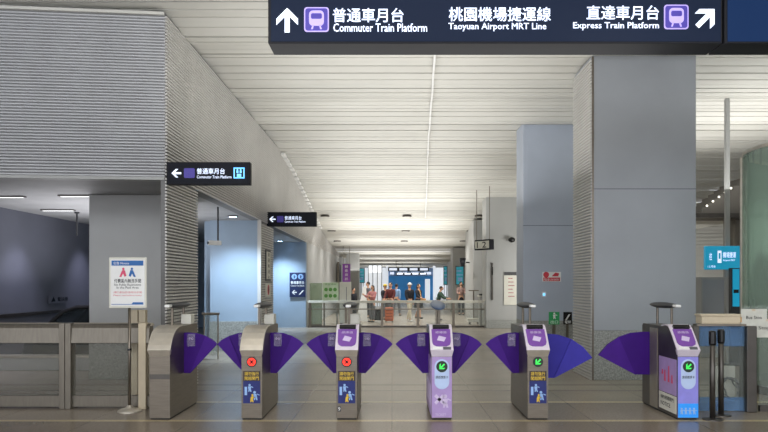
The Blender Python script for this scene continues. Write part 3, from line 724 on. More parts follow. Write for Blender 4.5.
gp = thing('glass_screen', 'pale green glass screen between navy board and green emblem board', 'screen', (X(306.5,Yq), Yq, 0))
MB().box(0, X(322,Yq)-X(306.5,Yq), 0, .03, .05, Z(283,Yq)).build('glass_pane', M['palegreen'], gp); MB().box(0, X(322,Yq)-X(306.5,Yq), -.02, .05, 0, .05).build('base_rail', M['steel'], gp)
Yd = 38.0
ban = thing('hanging_banner', 'purple vertical banner with white characters on the far left wall', 'banner', (X(342.5,Yd), Yd, Z(282.5,Yd)))
w = X(350.3,Yd)-X(342.5,Yd); h = Z(264,Yd)-Z(282.5,Yd)
MB().box(0, w, 0, .04, 0, h).build('cloth', M['magenta'], ban)
t = MB()
for k, ch in enumerate('轉乘資訊'): t.text(ch, .3*w, .7*w, h*(.78-.22*k), h*(.93-.22*k), -.005, .015)
t.build('lettering', M['white'], ban); MB().tube([(-.02,.02,h),(w+.02,.02,h)], .02, 6).build('rod', M['steel'], ban)
for x in (.05, w-.05): MB().tube([(x,.02,h),(x,.02,zc(Yd)-Z(282.5,Yd)+.05)], .01, 6).build('hanger', M['steel'], ban)
def poster(label, px0, px1, py0, py1, Y, m):
    o = thing('wall_poster', label, 'poster', (X(px0,Y), Y, Z(py1,Y))); w = X(px1,Y)-X(px0,Y); h = Z(py0,Y)-Z(py1,Y)
    MB().box(0, w, 0, .12, 0, h).build('frame', M['steeldark'], o); MB().box(.04, w-.04, -.01, 0, .04, h-.04).build('sheet', m, o)
    t = MB(); t.box(.12*w, .7*w, -.014, -.01, .7*h, .78*h).box(.12*w, .85*w, -.014, -.01, .5*h, .56*h).box(.3*w, .8*w, -.014, -.01, .2*h, .4*h); t.build('print', M['skyprint'], o)
    for k in (.2, .8): MB().box(k*w-.02, k*w+.02, .04, .08, -Z(py1,Y), 0).build('leg', M['steel'], o)
    return o
poster('teal lit poster on the far left beyond the purple banner', 357, 364.8, 268, 283, 44, M['tealdim'])
poster('teal lit poster at the far right beside the distant pillar', 455.5, 464, 266, 285, 38, M['tealdim'])
poster('narrow teal poster at the far right near the shop', 443.5, 447.5, 266, 285, 44, M['tealdim'])
# far shop and hanging signs
sh = thing('shop_front', 'blue lit shop front at the far end of the concourse', 'shop', (0, 68, 0))
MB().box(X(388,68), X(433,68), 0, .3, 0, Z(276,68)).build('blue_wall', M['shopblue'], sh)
MB().box(X(388,68), X(433,68), -.1, .3, Z(276,68), Z(268,68)).build('fascia', M['skyprint'], sh)
t = MB()
for a, b in ((390,394),(398,407),(411,419),(424,431)): t.box(X(a,68), X(b,68), -.12, -.1, Z(274.5,68), Z(272,68))
t.build('fascia_print', M['signtext'], sh)
for a in (386,433): MB().box(X(a,68), X(a+2.4,68), -.2, .3, 0, Z(266,68)).build('jamb', M['brightwhite'], sh)
MB().box(X(425,68), X(430,68), -.05, 0, 0, Z(279,68)).build('lit_door', M['brightwhite'], sh)
for lab, p0, p1, q0, q1, Y in (('far hanging sign box with white panels over the concourse', 388, 429, 267.3, 271.2, 55), ('farthest hanging sign box just above the blue shop', 396, 427, 272.6, 275, 60)):
    o = thing('hanging_sign', lab, 'sign', (X(p0,Y), Y, Z(q1,Y))); w = X(p1,Y)-X(p0,Y); h = Z(q0,Y)-Z(q1,Y)
    MB().box(0, w, 0, .2, 0, h).build('housing', M['darkgrey'], o)
    t = MB(); n = 4
    for k in range(n): t.box(w*(k+.12)/n, w*(k+.88)/n, -.01, 0, .2*h, .8*h)
    t.build('lit_panel', M['signtext'], o)
    for k in (.2,.8): MB().tube([(k*w,.1,h),(k*w,.1,zc(Y)-Z(q1,Y)+.02)], .02, 6).build('hanger', M['steel'], o)
gd = thing('glass_door', 'bright glazed doors on the far left of the concourse', 'door', (X(368,50), 50, 0))
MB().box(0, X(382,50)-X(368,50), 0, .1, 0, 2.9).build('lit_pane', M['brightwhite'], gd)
for k in range(4): MB().box(k*.32, k*.32+.05, -.04, 0, 0, 2.9).build('mullion', M['steel'], gd)
dd = thing('side_doorway', 'dark doorway at the end of the left wall', 'door', (WX+.07, 40.0, 0))
MB().box(0, .06, 0, 2.2, 0, 2.75).build('leaf', M['darkgrey'], dd); MB().box(0, .12, -.1, 0, 0, 2.85).build('jamb', M['steel'], dd)
# obliquely seen hanging sign by the balustrade pillar and a dark speaker beyond
hs = thing('hanging_sign', 'hanging dark sign turned sideways beside the balustrade pillar', 'sign', (X(483,24.5), 24.5, Z(250,24.5)), math.radians(-58))
MB().box(-.4, .45, -.06, .12, 0, .36).build('housing', M['signbody'], hs, bevel=.01); MB().box(-.36, .40, -.066, -.06, .05, .31).build('face', M['offwhite'], hs)
t = MB(); t.text('1 2', -.25, .25, .08, .28, -.068, .02); t.build('lettering', M['ink'], hs)
for x in (-.35,.35): MB().tube([(x,0,.36),(x,0,zc(24.5)-Z(250,24.5)+.02)], .012, 6).build('hanger', M['steel'], hs)
sk = thing('hanging_speaker', 'black speaker hanging before the distant pillar', 'speaker', (X(463,29), 29.2, Z(266.5,29)))
MB().prism([(-.10,.0),(.06,-.0),(.14,.36),(-.12,.36)], 'y', -.1, .1).build('cabinet', M['black'], sk, bevel=.01); MB().box(.14, .30, -.03, .03, .15, .2).build('bracket', M['darkgrey'], sk); MB().disc_y(0, .2, .06, -.106, -.1, 14).build('cone', M['darkgrey'], sk)
# pillar mounted notices
nt_ = thing('white_notice', 'tall white notice on the balustrade pillar', 'sign', (X(504,25.45), 25.457, Z(305,25.45)))
w = X(518,25.45)-X(504,25.45); h = Z(272,25.45)-Z(305,25.45)
MB().box(0, w, 0, .03, 0, h).build('board', M['offwhite'], nt_); MB().box(.2*w, .8*w, .03, .042, .2*h, .8*h).build('wall_mount', M['steeldark'], nt_); MB().box(0, w, -.004, 0, h-.12, h).build('dark_head', M['darkgrey'], nt_)
t = MB()
for k in range(6): t.box(.3*w, (.62+.2*((k*7) % 3)/3)*w, -.004, 0, h-.25-k*.13, h-.22-k*.13)
t.build('text_lines', M['clothpink'], nt_)
it = thing('intercom_strip', 'dark vertical intercom strip on the left edge of the balustrade pillar', 'intercom', (X(492.5,25.4), 25.42, Z(300,25.4)))
MB().box(-.03, .03, 0, .08, 0, 1.35).build('strip', M['steeldark'], it, bevel=.01); MB().box(-.02, .02, -.01, 0, .9, 1.2).build('grille', M['black'], it)
Yp = 16.68
rw = thing('red_notice', 'red and white notice on the second blue grey pillar', 'sign', (X(542.5,Yp), 16.685, Z(281.5,Yp)))
w = X(561,Yp)-X(542.5,Yp); h = Z(272,Yp)-Z(281.5,Yp)
MB().box(0, w, 0, .012, 0, h).build('plate', M['white'], rw); t = MB(); t.box(.02, w-.02, -.003, 0, .01, .42*h); t.disc_y(.2*w, .72*h, .07, -.003, 0, 14); t.prism([(.5*w,.55*h),(.85*w,.55*h),(.9*w,.85*h),(.7*w,.95*h)], 'y', -.003, 0); t.build('red_print', M['signred'], rw)
MB().text('禁止進入 NO ENTRY', .04, w-.04, .08*h, .34*h, -.005, .01).build('lettering', M['white'], rw)
sw = thing('wall_switch', 'small white switch plate under the red notice', 'switch', (X(544,Yp), 16.678, Z(297,Yp))); MB().box(-.05, .05, 0, .02, 0, .12).build('plate', M['white'], sw, bevel=.004); MB().box(-.025, .025, -.01, 0, .03, .09).build('button', M['liftblue'], sw)
Yx = 15.2
for lab, a, b, m, mk in (('green standing sign with white pictogram behind the wide gate flap', 549, 559.5, M['signgreen'], 0), ('black standing sign with white pictogram right of the green sign', 563.5, 572, M['black'], 1)):
    o = thing('pictogram_sign', lab, 'sign', (X(a,Yx), Yx, 0)); w = X(b,Yx)-X(a,Yx); z0, z1 = Z(324.5,Yx), Z(312,Yx)
    MB().box(0, w, 0, .03, z0, z1).build('plate', m, o, bevel=.004); MB().box(.35*w, .65*w, .03, .06, 0, z0+.1).build('post', M['steel'], o); MB().box(.1*w, .9*w, -.05, .13, 0, .02).build('base', M['steeldark'], o)
    t = MB(); figure(t, .5*w, z0+.12, .14, 0) if not mk else t.prism([(.2*w,z0+.1),(.4*w,z0+.1),(.8*w,z0+.22),(.6*w,z0+.22)], 'y', -.004, 0); t.text('出口' if not mk else '電梯', .15*w, .85*w, z0+.02, z0+.09, -.004, .01); t.build('pictogram', M['white'], o)

# ------------------------------------------------------------------ right side: cabinet gate, stanchions, lift, teal screen
Yc = 8.95
cg = thing('swing_gate', 'wide blue translucent swing gate right of the last ticket gate', 'gate', (X(723,Yc), Yc, 0))
x0, x1 = X(697,Yc)-X(723,Yc), X(756,Yc)-X(723,Yc); xi = X(746,Yc)-X(723,Yc)
MB().box(xi, x1, -.03, .18, 0, 1.10).build('post', M['steeldark'], cg, bevel=.01)
MB().box(x0-.06, x0+.02, -.03, .18, 0, 1.10).build('post', M['steeldark'], cg, bevel=.01)
MB().box(x0+.02, xi, .04, .08, Z(346.5,Yc), Z(326,Yc)).build('upper_panel', M['bluegate'], cg); MB().box(x0+.02, xi, .04, .08, Z(413,Yc)+.02, Z(398,Yc)).build('lower_panel', M['bluegate'], cg)
MB().box(x0+.02, xi, .05, .065, Z(398,Yc), Z(346.5,Yc)).build('glass_pane', M['clear'], cg)
MB().box(x0, xi, -.01, .13, 1.10, 1.125).build('top_rail', M['steel'], cg)
bb = thing('counter_box', 'beige box lying on top of the blue swing gate', 'box', (X(720,9.0), 9.05, 1.125))
MB().box(-.25, .25, -.08, .1, 0, .10).build('carton', M['beige'], bb, bevel=.008); MB().box(-.26, .26, -.09, .11, .10, .125).build('lid', M['beige'], bb, bevel=.006)
MB().box(.25, .275, -.06, .08, .02, .09).build('end_label', M['bag'], bb)
Yt = 8.62
for k, px in enumerate((712.5, 721)):
    o = thing('queue_post', ['slim dark queue post left of its twin by the swing gate','slim dark queue post right of its twin by the swing gate'][k], 'queue post', (X(px,(8.45,8.72)[k]), (8.45,8.72)[k], 0), group='queue posts')
    MB().lathe([(.12,0),(.115,.012),(.04,.022)], seg=28).build('base', M['steeldark'], o)
    MB().tube([(0,0,.02),(0,0,1.0)], .033, 14).build('tube', M['steeldark'], o, smooth=True); MB().lathe([(.036,.9),(.044,.92),(.044,1.06),(.03,1.075)], seg=16).build('belt_head', M['black'], o)
cb = thing('cable_coil', 'coiled grey cable on the floor behind the swing gate', 'cable', (X(727,9.6), 9.6, 0))
pts = []
for k in range(60):
    a = k/60*2*PI*3; r = .16+.02*math.sin(k*.7); pts.append((.05+.8*r*math.cos(a+.1*k/9), .06*math.sin(k*1.1), .19+.18*math.sin(a)*(.8+.1*math.sin(k*.3))))
MB().tube(pts, .011, 6).build('cable', M['clothgrey'], cb, smooth=True); MB().box(-.14, .16, .1, .13, 0, .5).build('holder', M['offwhite'], cb)
# glass lift shaft
LX, LY, LR = 6.98, 10.6, 1.5
lf = thing('glass_lift', 'round green glass lift shaft at the right edge', 'lift', (LX, LY, 0))
ring = lambda r, z0, z1, a0, a1, t: None
def curved(r0, r1, a0, a1, z0, z1, n=24):
    mb = MB(); out = arc(0, 0, r1, a0, a1, n); inn = arc(0, 0, r0, a1, a0, n)
    for (p, q), (u, v) in zip(zip(out, out[1:]), zip(inn[::-1], inn[::-1][1:])):
        mb.prism([p, q, v, u], 'z', z0, z1)
    return mb
curved(LR-.03, LR, PI*.6, PI*1.9, .12, 3.66, 30).build('glass_wall', M['greenglass'], lf, smooth=False)
curved(LR-.04, LR+.01, 0, 2*PI, 3.66, 3.71, 40).build('top_ring', M['steellight'], lf)
curved(LR-.06, LR+.03, 0, 2*PI, 0, .12, 40).build('base_ring', M['steeldark'], lf)
for a in (PI*.84, PI*1.3, PI*1.62): 
    c_, s_ = math.cos(a)*LR, math.sin(a)*LR
    MB().tube([(c_,s_,.1),(c_,s_,3.68)], .035, 10).build('mullion', M['steellight'], lf)
MB().box(-.6, .9, -.3, 1.0, .1, 2.5).build('cabin', M['granite'], lf, bevel=.02)
MB().tube([(-.7,.5,.1),(-.7,.5,3.4)], .07, 10).build('guide_rail', M['steeldark'], lf)
Yz = 8.95
gf = thing('glass_fence', 'waist high glass fence panel right of the swing gate', 'barrier', (X(757,9.0), 9.0, 0))
MB().box(-.19, 1.4, 0, .012, 1.13, 1.36).build('glass_pane', M['clear'], gf); MB().box(.03, 1.4, 0, .012, .08, 1.13).build('lower_pane', M['clear'], gf); MB().box(.03, 1.4, -.02, .03, 0, .08).build('base_rail', M['steeldark'], gf)
for k, (a, b, c_, d, tx, lab) in enumerate(((741, 767, 309, 327, 'Bus Stop', 'white paper notice taped upper left on the lift glass'), (756, 780, 319, 337.5, 'Stop', 'white paper notice overlapping lower right on the lift glass'))):
    y = 8.9955-.006*k
    o = thing('paper_notice', lab, 'notice', (X(a,y), y-.14*0, Z(d,y))); w = X(b,y)-X(a,y); h = Z(c_,y)-Z(d,y)
    MB().box(0, w, 0, .004, 0, h).build('sheet', M['paper'], o); MB().text(tx, .2*w if k == 0 else .1*w, .8*w if k == 0 else .6*w, .38*h, .62*h, -.002, .01).build('lettering', M['ink'], o)
    MB().box(.42*w, .55*w, -.003, .0, .88*h, h).build('tape', M['beige'], o)
Ys2 = 14.5
ts = thing('teal_sign', 'teal lit sign hanging before the glass lift', 'sign', (X(705.5,Ys2), Ys2, Z(269.5,Ys2)), math.radians(-3))
w = X(742.5,Ys2)-X(705.5,Ys2); h = Z(246,Ys2)-Z(269.5,Ys2)
MB().box(0, w, 0, .1, 0, h).build('housing', M['teal'], ts, bevel=.008)
for tx, r in (('往', (.10,.17,.40,.70)), ('機場捷運', (.46,.80,.50,.74)), ('Airport MRT', (.46,.78,.34,.43)), ('1 2 月台', (.06,.26,.08,.18))):
    MB().text(tx, r[0]*w, r[1]*w, r[2]*h, r[3]*h, -.004, .008).build('lettering', M['signtext'], ts)
MB().box(.32*w, .42*w, -.004, 0, .28*h, .80*h).build('emblem', M['signtext'], ts); MB().box(.345*w, .395*w, -.007, -.004, .45*h, .70*h).build('emblem_mark', M['teal'], ts)
MB().box(.60*w, .70*w, .1, .2, -Z(269.5,Ys2), 5.5-Z(269.5,Ys2)).build('post', M['panel'], ts)
# dark soffit beam with stepped top and its spots
Ybm = 20.0
bm_ = thing('soffit_beam', 'dark soffit beam with stepped top right of the massive pillar', 'beam', (0, Ybm, Z(217,Ybm)))
st = [(X(694,Ybm),0),(X(760,Ybm),0)]; top = []
zb = Z(217,Ybm)
n = 9
for k in range(n):
    a = 696+k*6.2; q = 213-k*4.6; top += [(X(a,Ybm), Z(q,Ybm)-zb), (X(a+6.2,Ybm), Z(q,Ybm)-zb)]
mb = MB()
for k in range(n):
    a = 696+k*6.2; q = 212-k*4.4; mb.box(X(a,Ybm), X(a+6.2,Ybm), 0, 1.2, 0, Z(q,Ybm)-zb)
mb.build('beam', M['beamgrey'], bm_); MB().box(X(694,Ybm), X(760,Ybm), -.1, .0, -.02, .10).build('edge_trim', M['steeldark'], bm_)
for k in range(5):
    o = MB().ell((X(706+k*6,Ybm), -.06, Z(206-k*4.4,Ybm)-zb), (.03,.03,.03), 10, 6).build('spot_lamp', M['lampsoft'], bm_, smooth=True)
MB().box(X(694,Ybm), X(764,Ybm), 1.2, 6.9, 0, .1).build('soffit', M['ceiling'], bm_)
for px in (728, 737): 
    o = thing('steel_mullion', 'tall dim steel mullion %s the teal sign' % ('left of centre behind' if px == 728 else 'at the right edge behind'), 'post', (X(px,20.5), 20.5, 0)); MB().box(-.09, .09, -.1, .1, 0, Z(217,Ybm)-.02).build('shaft', M['rail'], o, bevel=.01); MB().box(-.14, .14, -.15, .15, 0, .06).build('base_plate', M['steeldark'], o)
kk = thing('grey_cabinet', 'tall grey cabinet below the teal sign', 'cabinet', (X(714,15.5), 15.5, 0))
MB().box(-.28, .34, 0, .6, 0, Z(277,15.5)).build('case', M['panel'], kk, bevel=.01); MB().box(-.25, .31, -.015, 0, .1, Z(280,15.5)).build('door', M['panelB'], kk); MB().box(.22, .25, -.03, -.015, .9, 1.1).build('handle', M['steel'], kk)
bl = thing('blue_light_panel', 'narrow bright blue lit panel beneath the teal sign', 'sign', (X(736,14.0), 14.0, 0))
MB().box(-.06, .07, 0, .08, 1.18, Z(268,14)-.02).build('lit_face', M['teal'], bl); MB().box(-.09, .10, .02, .12, 0, Z(267,14)-.02).build('pylon', M['darkgrey'], bl); MB().box(-.05, .05, -.012, 0, 1.45, 1.52).build('dark_mark', M['black'], bl)
MB().box(-.2,.2,-.1,.25,0,.03).build('foot', M['darkgrey'], bl)

# ------------------------------------------------------------------ people and luggage at the far side of the balustrade
def skin(verts, edges, rad, levels=2, flat=False):
    me = bpy.data.meshes.new('tmp'); me.from_pydata(verts, edges, []); o = bpy.data.objects.new('tmp', me); COL.objects.link(o)
    m = o.modifiers.new('s', 'SKIN'); m.use_smooth_shade = True; m.branch_smoothing = .5
    sv = me.skin_vertices[0].data
    for i, r in enumerate(rad): sv[i].radius = r if isinstance(r, tuple) else (r, r)
    sv[0].use_root = True
    u = o.modifiers.new('u', 'SUBSURF'); u.levels = levels; u.render_levels = levels
    dg = bpy.context.evaluated_depsgraph_get(); dg.update(); e = o.evaluated_get(dg); mm = e.to_mesh()
    mb = MB(); mb.add([v.co.copy() for v in mm.vertices], [tuple(p.vertices) for p in mm.polygons])
    e.to_mesh_clear(); bpy.data.objects.remove(o); bpy.data.meshes.remove(me)
    return mb
def person(label, x, Y, h, face, top, bottom, hair='short', cap=None, stride=.0, armL=(.0,.0), armR=(.0,.0), bow=0.0, skirt=False):
    """face: rotation about z (0 looks at the camera, -y); armL/armR: (forward swing, elbow bend) in radians"""
    p = thing('person', label, 'person', (x, Y, 0), face)
    k = h/1.72
    def P(a, b, c): return Vector((a*k, b*k, c*k))
    lean = Matrix.Translation((0,0,.95*k)) @ Matrix.Rotation(bow, 4, 'X') @ Matrix.Translation((0,0,-.95*k))
    U = lambda a, b, c: lean @ P(a, b, c)
    pel = P(0,0,.95); sp1 = U(0,0,1.12); ch = U(0,.0,1.30); nk = U(0,.01,1.47); hd0 = U(0,-.005,1.56); hd1 = U(0,-.015,1.64)
    legs = []
    for s, st in ((-1, stride), (1, -stride)):
        hp = P(.09*s, 0, .90); kn = P(.10*s, -.45*math.sin(st)-.03, .90-.43*math.cos(st)+.0); lk = max(0, -st)*.9
        an = kn + Vector((0, .42*k*math.sin(-st*.5+lk) if st <= 0 else -.10*k*math.sin(st), -.40*k)); an.z = max(an.z, .07*k)
        if st > 0: an.z = .075*k
        legs.append((hp, kn, an, an+Vector((0,-.15*k,-.045*k))))
    arms = []
    for s, (sw, el) in ((-1, armL), (1, armR)):
        sh = U(.185*s, .01, 1.40); d = Vector((.05*s, -math.sin(sw), -math.cos(sw))).normalized()
        eb = sh+d*.28*k; d2 = Vector((-.02*s, -math.sin(sw+el), -math.cos(sw+el))).normalized(); wr = eb+d2*.25*k
        arms.append((sh, eb, wr, wr+d2*.08*k, d2, s))
    V = [pel, sp1, ch, nk, hd0]; E = [(0,1),(1,2),(2,3),(3,4)]; R = [.105,.095,.105,.055,.06]; R = [r*k for r in R]
    for hp, kn, an, to in legs:
        i = len(V); V += [hp, kn, an, to]; E += [(0,i),(i,i+1),(i+1,i+2),(i+2,i+3)]; R += [.085*k,.058*k,.04*k,.032*k]
    for sh, eb, wr, hn, d2, s in arms:
        i = len(V); V += [sh, eb, wr, hn]; E += [(2,i),(i,i+1),(i+1,i+2),(i+2,i+3)]; R += [.056*k,.042*k,.030*k,.036*k]
    b = skin(V, E, R, 1)
    hc = U(0,-.012,1.615)
    b.ell(hc, (.074*k,.092*k,.112*k), 14, 10)
    b.ell(hc+Vector((0,-.094*k,-.012*k)), (.014*k,.02*k,.026*k), 6, 5)
    for s in (-1, 1): b.ell(hc+Vector((.076*k*s,.01*k,-.005*k)), (.012*k,.02*k,.032*k), 6, 5)
    for sh, eb, wr, hn, d2, s in arms:
        sd = Vector((0,1,0)); cr = d2.cross(Vector((1,0,0))).normalized()
        for q in range(4):
            f0 = hn+cr*(.027-.018*q)*k; l = (.065,.075,.07,.055)[q]*k
            b.tube([f0, f0+d2*l*.5, f0+d2*l+Vector((-.02*s*k,0,0))], [.010*k,.009*k,.006*k], 5)
        b.tube([wr+cr*.02*k, wr+cr*.05*k+d2*.03*k, wr+cr*.055*k+d2*.065*k], [.012*k,.010*k,.007*k], 5)
    b.build('body', M['skin'], p, smooth=True)
    fe = MB()
    for s in (-1, 1): fe.ell(hc+Vector((.03*k*s,-.083*k,.008*k)), (.013*k,.010*k,.008*k), 6, 5)
    fe.ell(hc+Vector((0,-.084*k,-.055*k)), (.026*k,.010*k,.007*k), 6, 5)
    fe.build('eyes_and_mouth', M['hair'], p)
    # clothes: shells over the same skeleton
    V2 = [U(0,0,.98), sp1, ch, U(0,.01,1.43)]; E2 = [(0,1),(1,2),(2,3)]; R2 = [(.165*k,.14*k),(.16*k,.14*k),(.19*k,.145*k),(.075*k,.075*k)]
    for sh, eb, wr, hn, d2, s in arms:
        i = len(V2); V2 += [sh, eb, wr-d2*.02*k]; E2 += [(2,i),(i,i+1),(i+1,i+2)]; R2 += [(.088*k,)*2,(.068*k,)*2,(.052*k,)*2]
    skin(V2, E2, R2, 1).build('jacket', top, p, smooth=True)
    if skirt:
        MB().lathe([(.17*k,1.0*k),(.2*k,.85*k),(.25*k,.55*k),(.24*k,.53*k)], seg=18).build('skirt', bottom, p, smooth=True)
    else:
        V3 = [P(0,0,.99), P(0,0,.90)]; E3 = [(0,1)]; R3 = [.135*k,.14*k]
        for hp, kn, an, to in legs:
            i = len(V3); V3 += [hp, kn, an+Vector((0,0,.03*k))]; E3 += [(1,i),(i,i+1),(i+1,i+2)]; R3 += [.10*k,.075*k,.062*k]
        skin(V3, E3, R3, 1).build('trousers', bottom, p, smooth=True)
    for hp, kn, an, to in legs:
        MB().ell((an.x, an.y-.06*k, max(.04*k, an.z-.03*k)), (.05*k,.13*k,.042*k), 10, 6).build('shoe', M['white'] if cap == 'white' else M['rubber'], p, smooth=True)
    hr_ = MB(); hr_.ell(hc+Vector((0,.02*k,.028*k)), (.086*k,.096*k,.10*k), 14, 10)
    if hair == 'long': hr_.ell(hc+Vector((0,.06*k,-.08*k)), (.09*k,.06*k,.17*k), 12, 8)
    hr_.build('hair', M['hair'], p, smooth=True)
    if cap:
        c = MB(); c.ell(hc+Vector((0,.005*k,.062*k)), (.094*k,.108*k,.075*k), 14, 8); c.ell(hc+Vector((0,-.12*k,.05*k)), (.07*k,.07*k,.012*k), 12, 6)
        c.build('cap', M['whitecap'] if cap == 'white' else M['yellowcap'], p, smooth=True)
    return p
person('person in black jacket and white cap striding with cream trousers', X(409.5,30), 30, 1.64, .5, M['clothblack'], M['clothcream'], cap='white', stride=.38, armL=(.25,.4), armR=(-.2,.5))
pw = person('person with long dark hair in black dress with tan shoulder bag', X(418.5,32.5), 32.5, 1.6, .9, M['clothblack'], M['clothblack'], hair='long', stride=.28, armL=(.3,.9), armR=(-.1,.3), skirt=True)
bgx = thing('shoulder_bag', 'tan shoulder bag carried by the person in black dress', 'bag', (X(423.2,32.4), 32.28, .74)); MB().box(-.13,.13,-.05,.05,0,.2).build('pouch', M['bag'], bgx, bevel=.02); MB().tube([(-.1,0,.2),(-.13,.03,.42),(-.18,.10,.62)], .02, 6).build('strap', M['bag'], bgx)
person('person in dark red shirt behind the orange suitcase', X(390.5,30.5), 30.5, 1.66, -.4, M['clothred'], M['clothgrey'], armL=(.5,.3), armR=(.3,.6))
person('person in yellow cap and black top by the dark suitcase', X(385,31.5), 31.5, 1.58, .6, M['clothblack'], M['clothgrey'], cap='yellow', armL=(.3,.8))
person('person in pale blue shirt walking behind the crowd', X(396.5,35), 35, 1.6, 2.6, M['clothblue'], M['clothgrey'], stride=.25)
person('person in pink floral top with raised forearms', X(372.5,29.5), 29.5, 1.55, -.7, M['clothpink'], M['clothgrey'], hair='long', armL=(.6,1.4), armR=(.5,1.3))
person('tall person in grey standing behind the pink floral top', X(368,33), 33, 1.7, -1.2, M['clothgrey'], M['clothblack'])
person('person with dark hair beside the cream partition panel', X(353.5,31), 31, 1.42, .8, M['clothblack'], M['clothblack'])
person('bent person in green grey jacket right of the walking pair', X(438,31), 31, 1.52, 1.3, M['clothgreen'], M['clothblack'], bow=.25, armL=(.6,.7), armR=(.6,.7))
person('person in striped shirt standing near the distant pillar', X(461,36), 36, 1.7, .2, M['clothstripe'], M['clothblack'], armL=(.3,1.3), armR=(.3,1.2))
def suitcase(label, x, Y, m, w=.36, h=.56):
    s = thing('suitcase', label, 'suitcase', (x, Y, 0))
    MB().box(-w/2, w/2, -.13, .13, .06, .06+h).build('shell', m, s, bevel=.04)
    t = MB()
    for k in range(4): t.box(-w/2+.04, w/2-.04, -.137, -.13, .12+k*h*.22, .14+k*h*.22)
    t.build('rib', M['rubber'] if m is M['clothblack'] else M['clothred'], s)
    for a in (-1, 1): MB().tube([(a*.1,.08,.06+h),(a*.1,.08,.38+h)], .01, 6).build('handle_tube', M['steel'], s)
    MB().tube([(-.11,.08,.38+h),(.11,.08,.38+h)], .016, 6).build('grip', M['rubber'], s)
    for a in (-1, 1):
        for b_ in (-1, 1): MB().tube([(a*(w/2-.05)-.015,b_*.09,.03),(a*(w/2-.05)+.015,b_*.09,.03)], .03, 10).build('wheel', M['rubber'], s)
    return s
suitcase('orange suitcase standing behind the balustrade', X(389.2,29.4), 29.4, M['orange'])
suitcase('black suitcase left of the orange one', X(377,29.8), 29.8, M['clothblack'], .46, .5)
tr = thing('luggage_trolley', 'white luggage trolley behind the right end of the balustrade', 'trolley', (X(474,28), 28, 0))
MB().box(-.22, .22, -.2, .2, .10, .2).build('deck', M['white'], tr, bevel=.01); MB().box(-.3, .3, -.22, .22, .2, .24).build('shelf', M['offwhite'], tr)
MB().tube([(0,.1,.2),(0,.12,1.35)], .025, 8).build('pole', M['steel'], tr)
for a in (-.17,.17):
    for b_ in (-.14,.14): MB().tube([(a-.015,b_,.05),(a+.015,b_,.05)], .05, 10).build('wheel', M['rubber'], tr)
MB().tube([(-.2,.12,1.35),(.2,.12,1.35)], .02, 8).build('handle', M['steel'], tr)
af = thing('folding_board', 'white leaning folding board on the far left behind the balustrade', 'board', (X(362,30.5), 30.5, 0))
MB().add([(-.25,-.2,0),(.25,-.2,0),(.18,.05,1.5),(.05,.05,1.5),(-.25,-.17,0),(.25,-.17,0),(.18,.08,1.5),(.05,.08,1.5)], [(0,1,2,3),(7,6,5,4),(0,4,5,1),(1,5,6,2),(2,6,7,3),(3,7,4,0)]).build('front_leaf', M['white'], af)
MB().box(.07, .16, .08, .12, 0, 1.45).build('rear_leg', M['steel'], af)
ds = thing('stone_counter', 'small counter with dark trays beyond the balustrade end', 'counter', (X(485,27.2), 27.2, 0))
MB().box(-.2, .2, 0, .5, 0, 1.12).build('cabinet', M['panel'], ds, bevel=.01); MB().box(-.24, .24, -.04, .54, 1.12, 1.16).build('worktop', M['offwhite'], ds)
for k in range(3):
    o = thing('dark_tray', ['dark tray at the left of the counter','dark tray in the middle of the counter','dark tray at the right of the counter'][k], 'tray', (X(485,27.2)-.15+.15*k, 27.35, 1.16), group='trays on the counter'); MB().box(-.06,.06,-.08,.08,0,.07).build('tray', M['darkgrey'], o, bevel=.01)

# ------------------------------------------------------------------ light
def area(name, loc, rot, sx, sy, power, color=(1,1,1)):
    l = bpy.data.lights.new(name, 'AREA'); l.shape = 'RECTANGLE'; l.size = sx; l.size_y = sy; l.energy = power; l.color = color
    o = bpy.data.objects.new(name, l); COL.objects.link(o); o.location = loc; o.rotation_euler = rot; return o
def spot(name, loc, power, color, angle=80, blend=.8, r=.08, tgt=None):
    l = bpy.data.lights.new(name, 'SPOT'); l.energy = power; l.color = color; l.spot_size = math.radians(angle); l.spot_blend = blend; l.shadow_soft_size = r
    o = bpy.data.objects.new(name, l); COL.objects.link(o); o.location = loc
    if tgt: o.rotation_euler = (Vector(tgt)-Vector(loc)).to_track_quat('-Z', 'Y').to_euler()
    return o
WARM = (1.0, .985, .955)
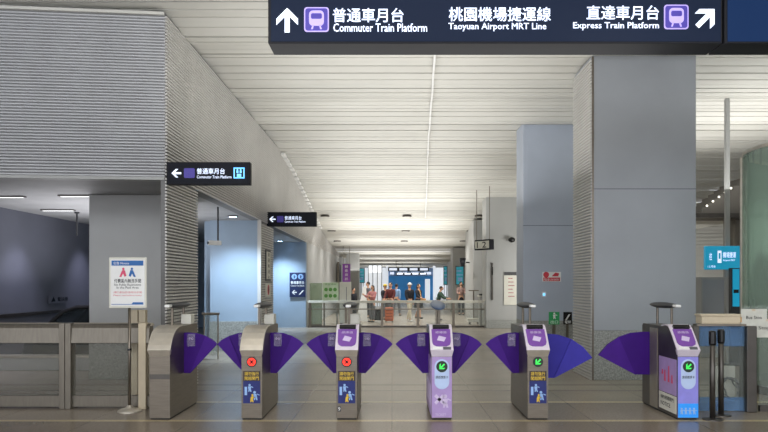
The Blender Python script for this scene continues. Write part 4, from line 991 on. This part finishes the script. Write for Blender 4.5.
# added mid-air fills facing the ceiling (the hall is lit by this bounce)
for y in (1.5, 5, 8.5, 12, 15.5, 19, 22.5):
    area('uplight_fill', (.2, y, 3.5), (PI, 0, 0), 5.6, 2.6, 46, WARM)
for y, z in ((26, 3.3), (30, 3.1), (35, 2.7), (42, 2.4), (50, 2.4), (60, 2.4), (72, 2.4)): area('uplight_fill', (.2, y, z), (PI, 0, 0), 5.6, 2.8, 66, WARM)
area('uplight_fill', (8.0, 16, 3.6), (PI, 0, 0), 4, 6, 110, WARM); area('uplight_fill', (8.0, 6, 3.6), (PI, 0, 0), 4, 6, 90, WARM)
for y in (28.5, 31.6, 34.9, 45, 58):
    for x in (-1.9, .6, 2.4): spot('concourse_fill', (x, y, zc(y)-.12), 170, (1, .97, .92), 140, 1, .08)  # added fill for the distant walls; the visible downlights are off
# added fill behind the camera for the gate fronts, and downlight wash
area('front_fill', (0, -1.5, 5.0), (math.radians(40), 0, 0), 10, 2.5, 330, (.93,.96,1.0))
for x, y in ((-1.5, 5.5), (2.5, 5.5)): spot('ceiling_spot', (x, y, 5.3), 90, (1,.95,.86), 95, 1, .2, (x, y+1.5, 0))
# cool alcove downlights
spot('alcove_spot', (X(233,15.8), 15.8, 3.1), 300, (.66,.83,1.0), 110, .9, .08, (X(236,16.6), 16.6, 0))
spot('alcove_spot', (X(280,25), 25.0, 3.1), 300, (.66,.83,1.0), 110, .9, .08, (X(283,25.6), 25.6, 0))
spot('alcove_spot', (-5.6, 19, 3.1), 160, (.5,.72,1.0), 120, .9, .1, (-5.6, 20, 0))
for y in (11.8, 14.6, 17.6): spot('lobby_spot', (-7.0, y, 3.1), 85, (.78,.78,1.0), 80, .9, .08, (-7.7, y, .6))
area('lobby_fill', (-5.7, 14.2, 1.6), (PI, 0, 0), 2.5, 4, 75, (.95,.95,1.0))  # added unseen uplight to brighten the lobby soffit
spot('lift_fill', (LX, LY, 3.6), 260, (.92,1,.95), 150, 1, .2)  # added fill inside the shaft to brighten the lift glass
area('right_wall_fill', (7.0, 22.2, 1.9), (PI/2, 0, 0), 4, 1.5, 110, WARM)  # added one-sided fill to brighten the far right wall
# world
wd = bpy.data.worlds.new('hall'); S.world = wd; wd.use_nodes = True
bg = wd.node_tree.nodes['Background']; bg.inputs['Color'].default_value = (.90,.93,1.0,1); bg.inputs['Strength'].default_value = 1.5

# ------------------------------------------------------------------ camera
cam = bpy.data.cameras.new('camera'); co = bpy.data.objects.new('camera', cam); COL.objects.link(co)
co.location = (0, 0, CH); co.rotation_euler = (PI/2, 0, 0)
cam.sensor_width = 36; cam.lens = F/768*36; cam.shift_x = (384-CX)/768; cam.shift_y = (HY-216)/768; cam.clip_end = 200
S.camera = co
S.view_settings.view_transform = 'Standard'; S.view_settings.look = 'None'; S.view_settings.exposure = .62
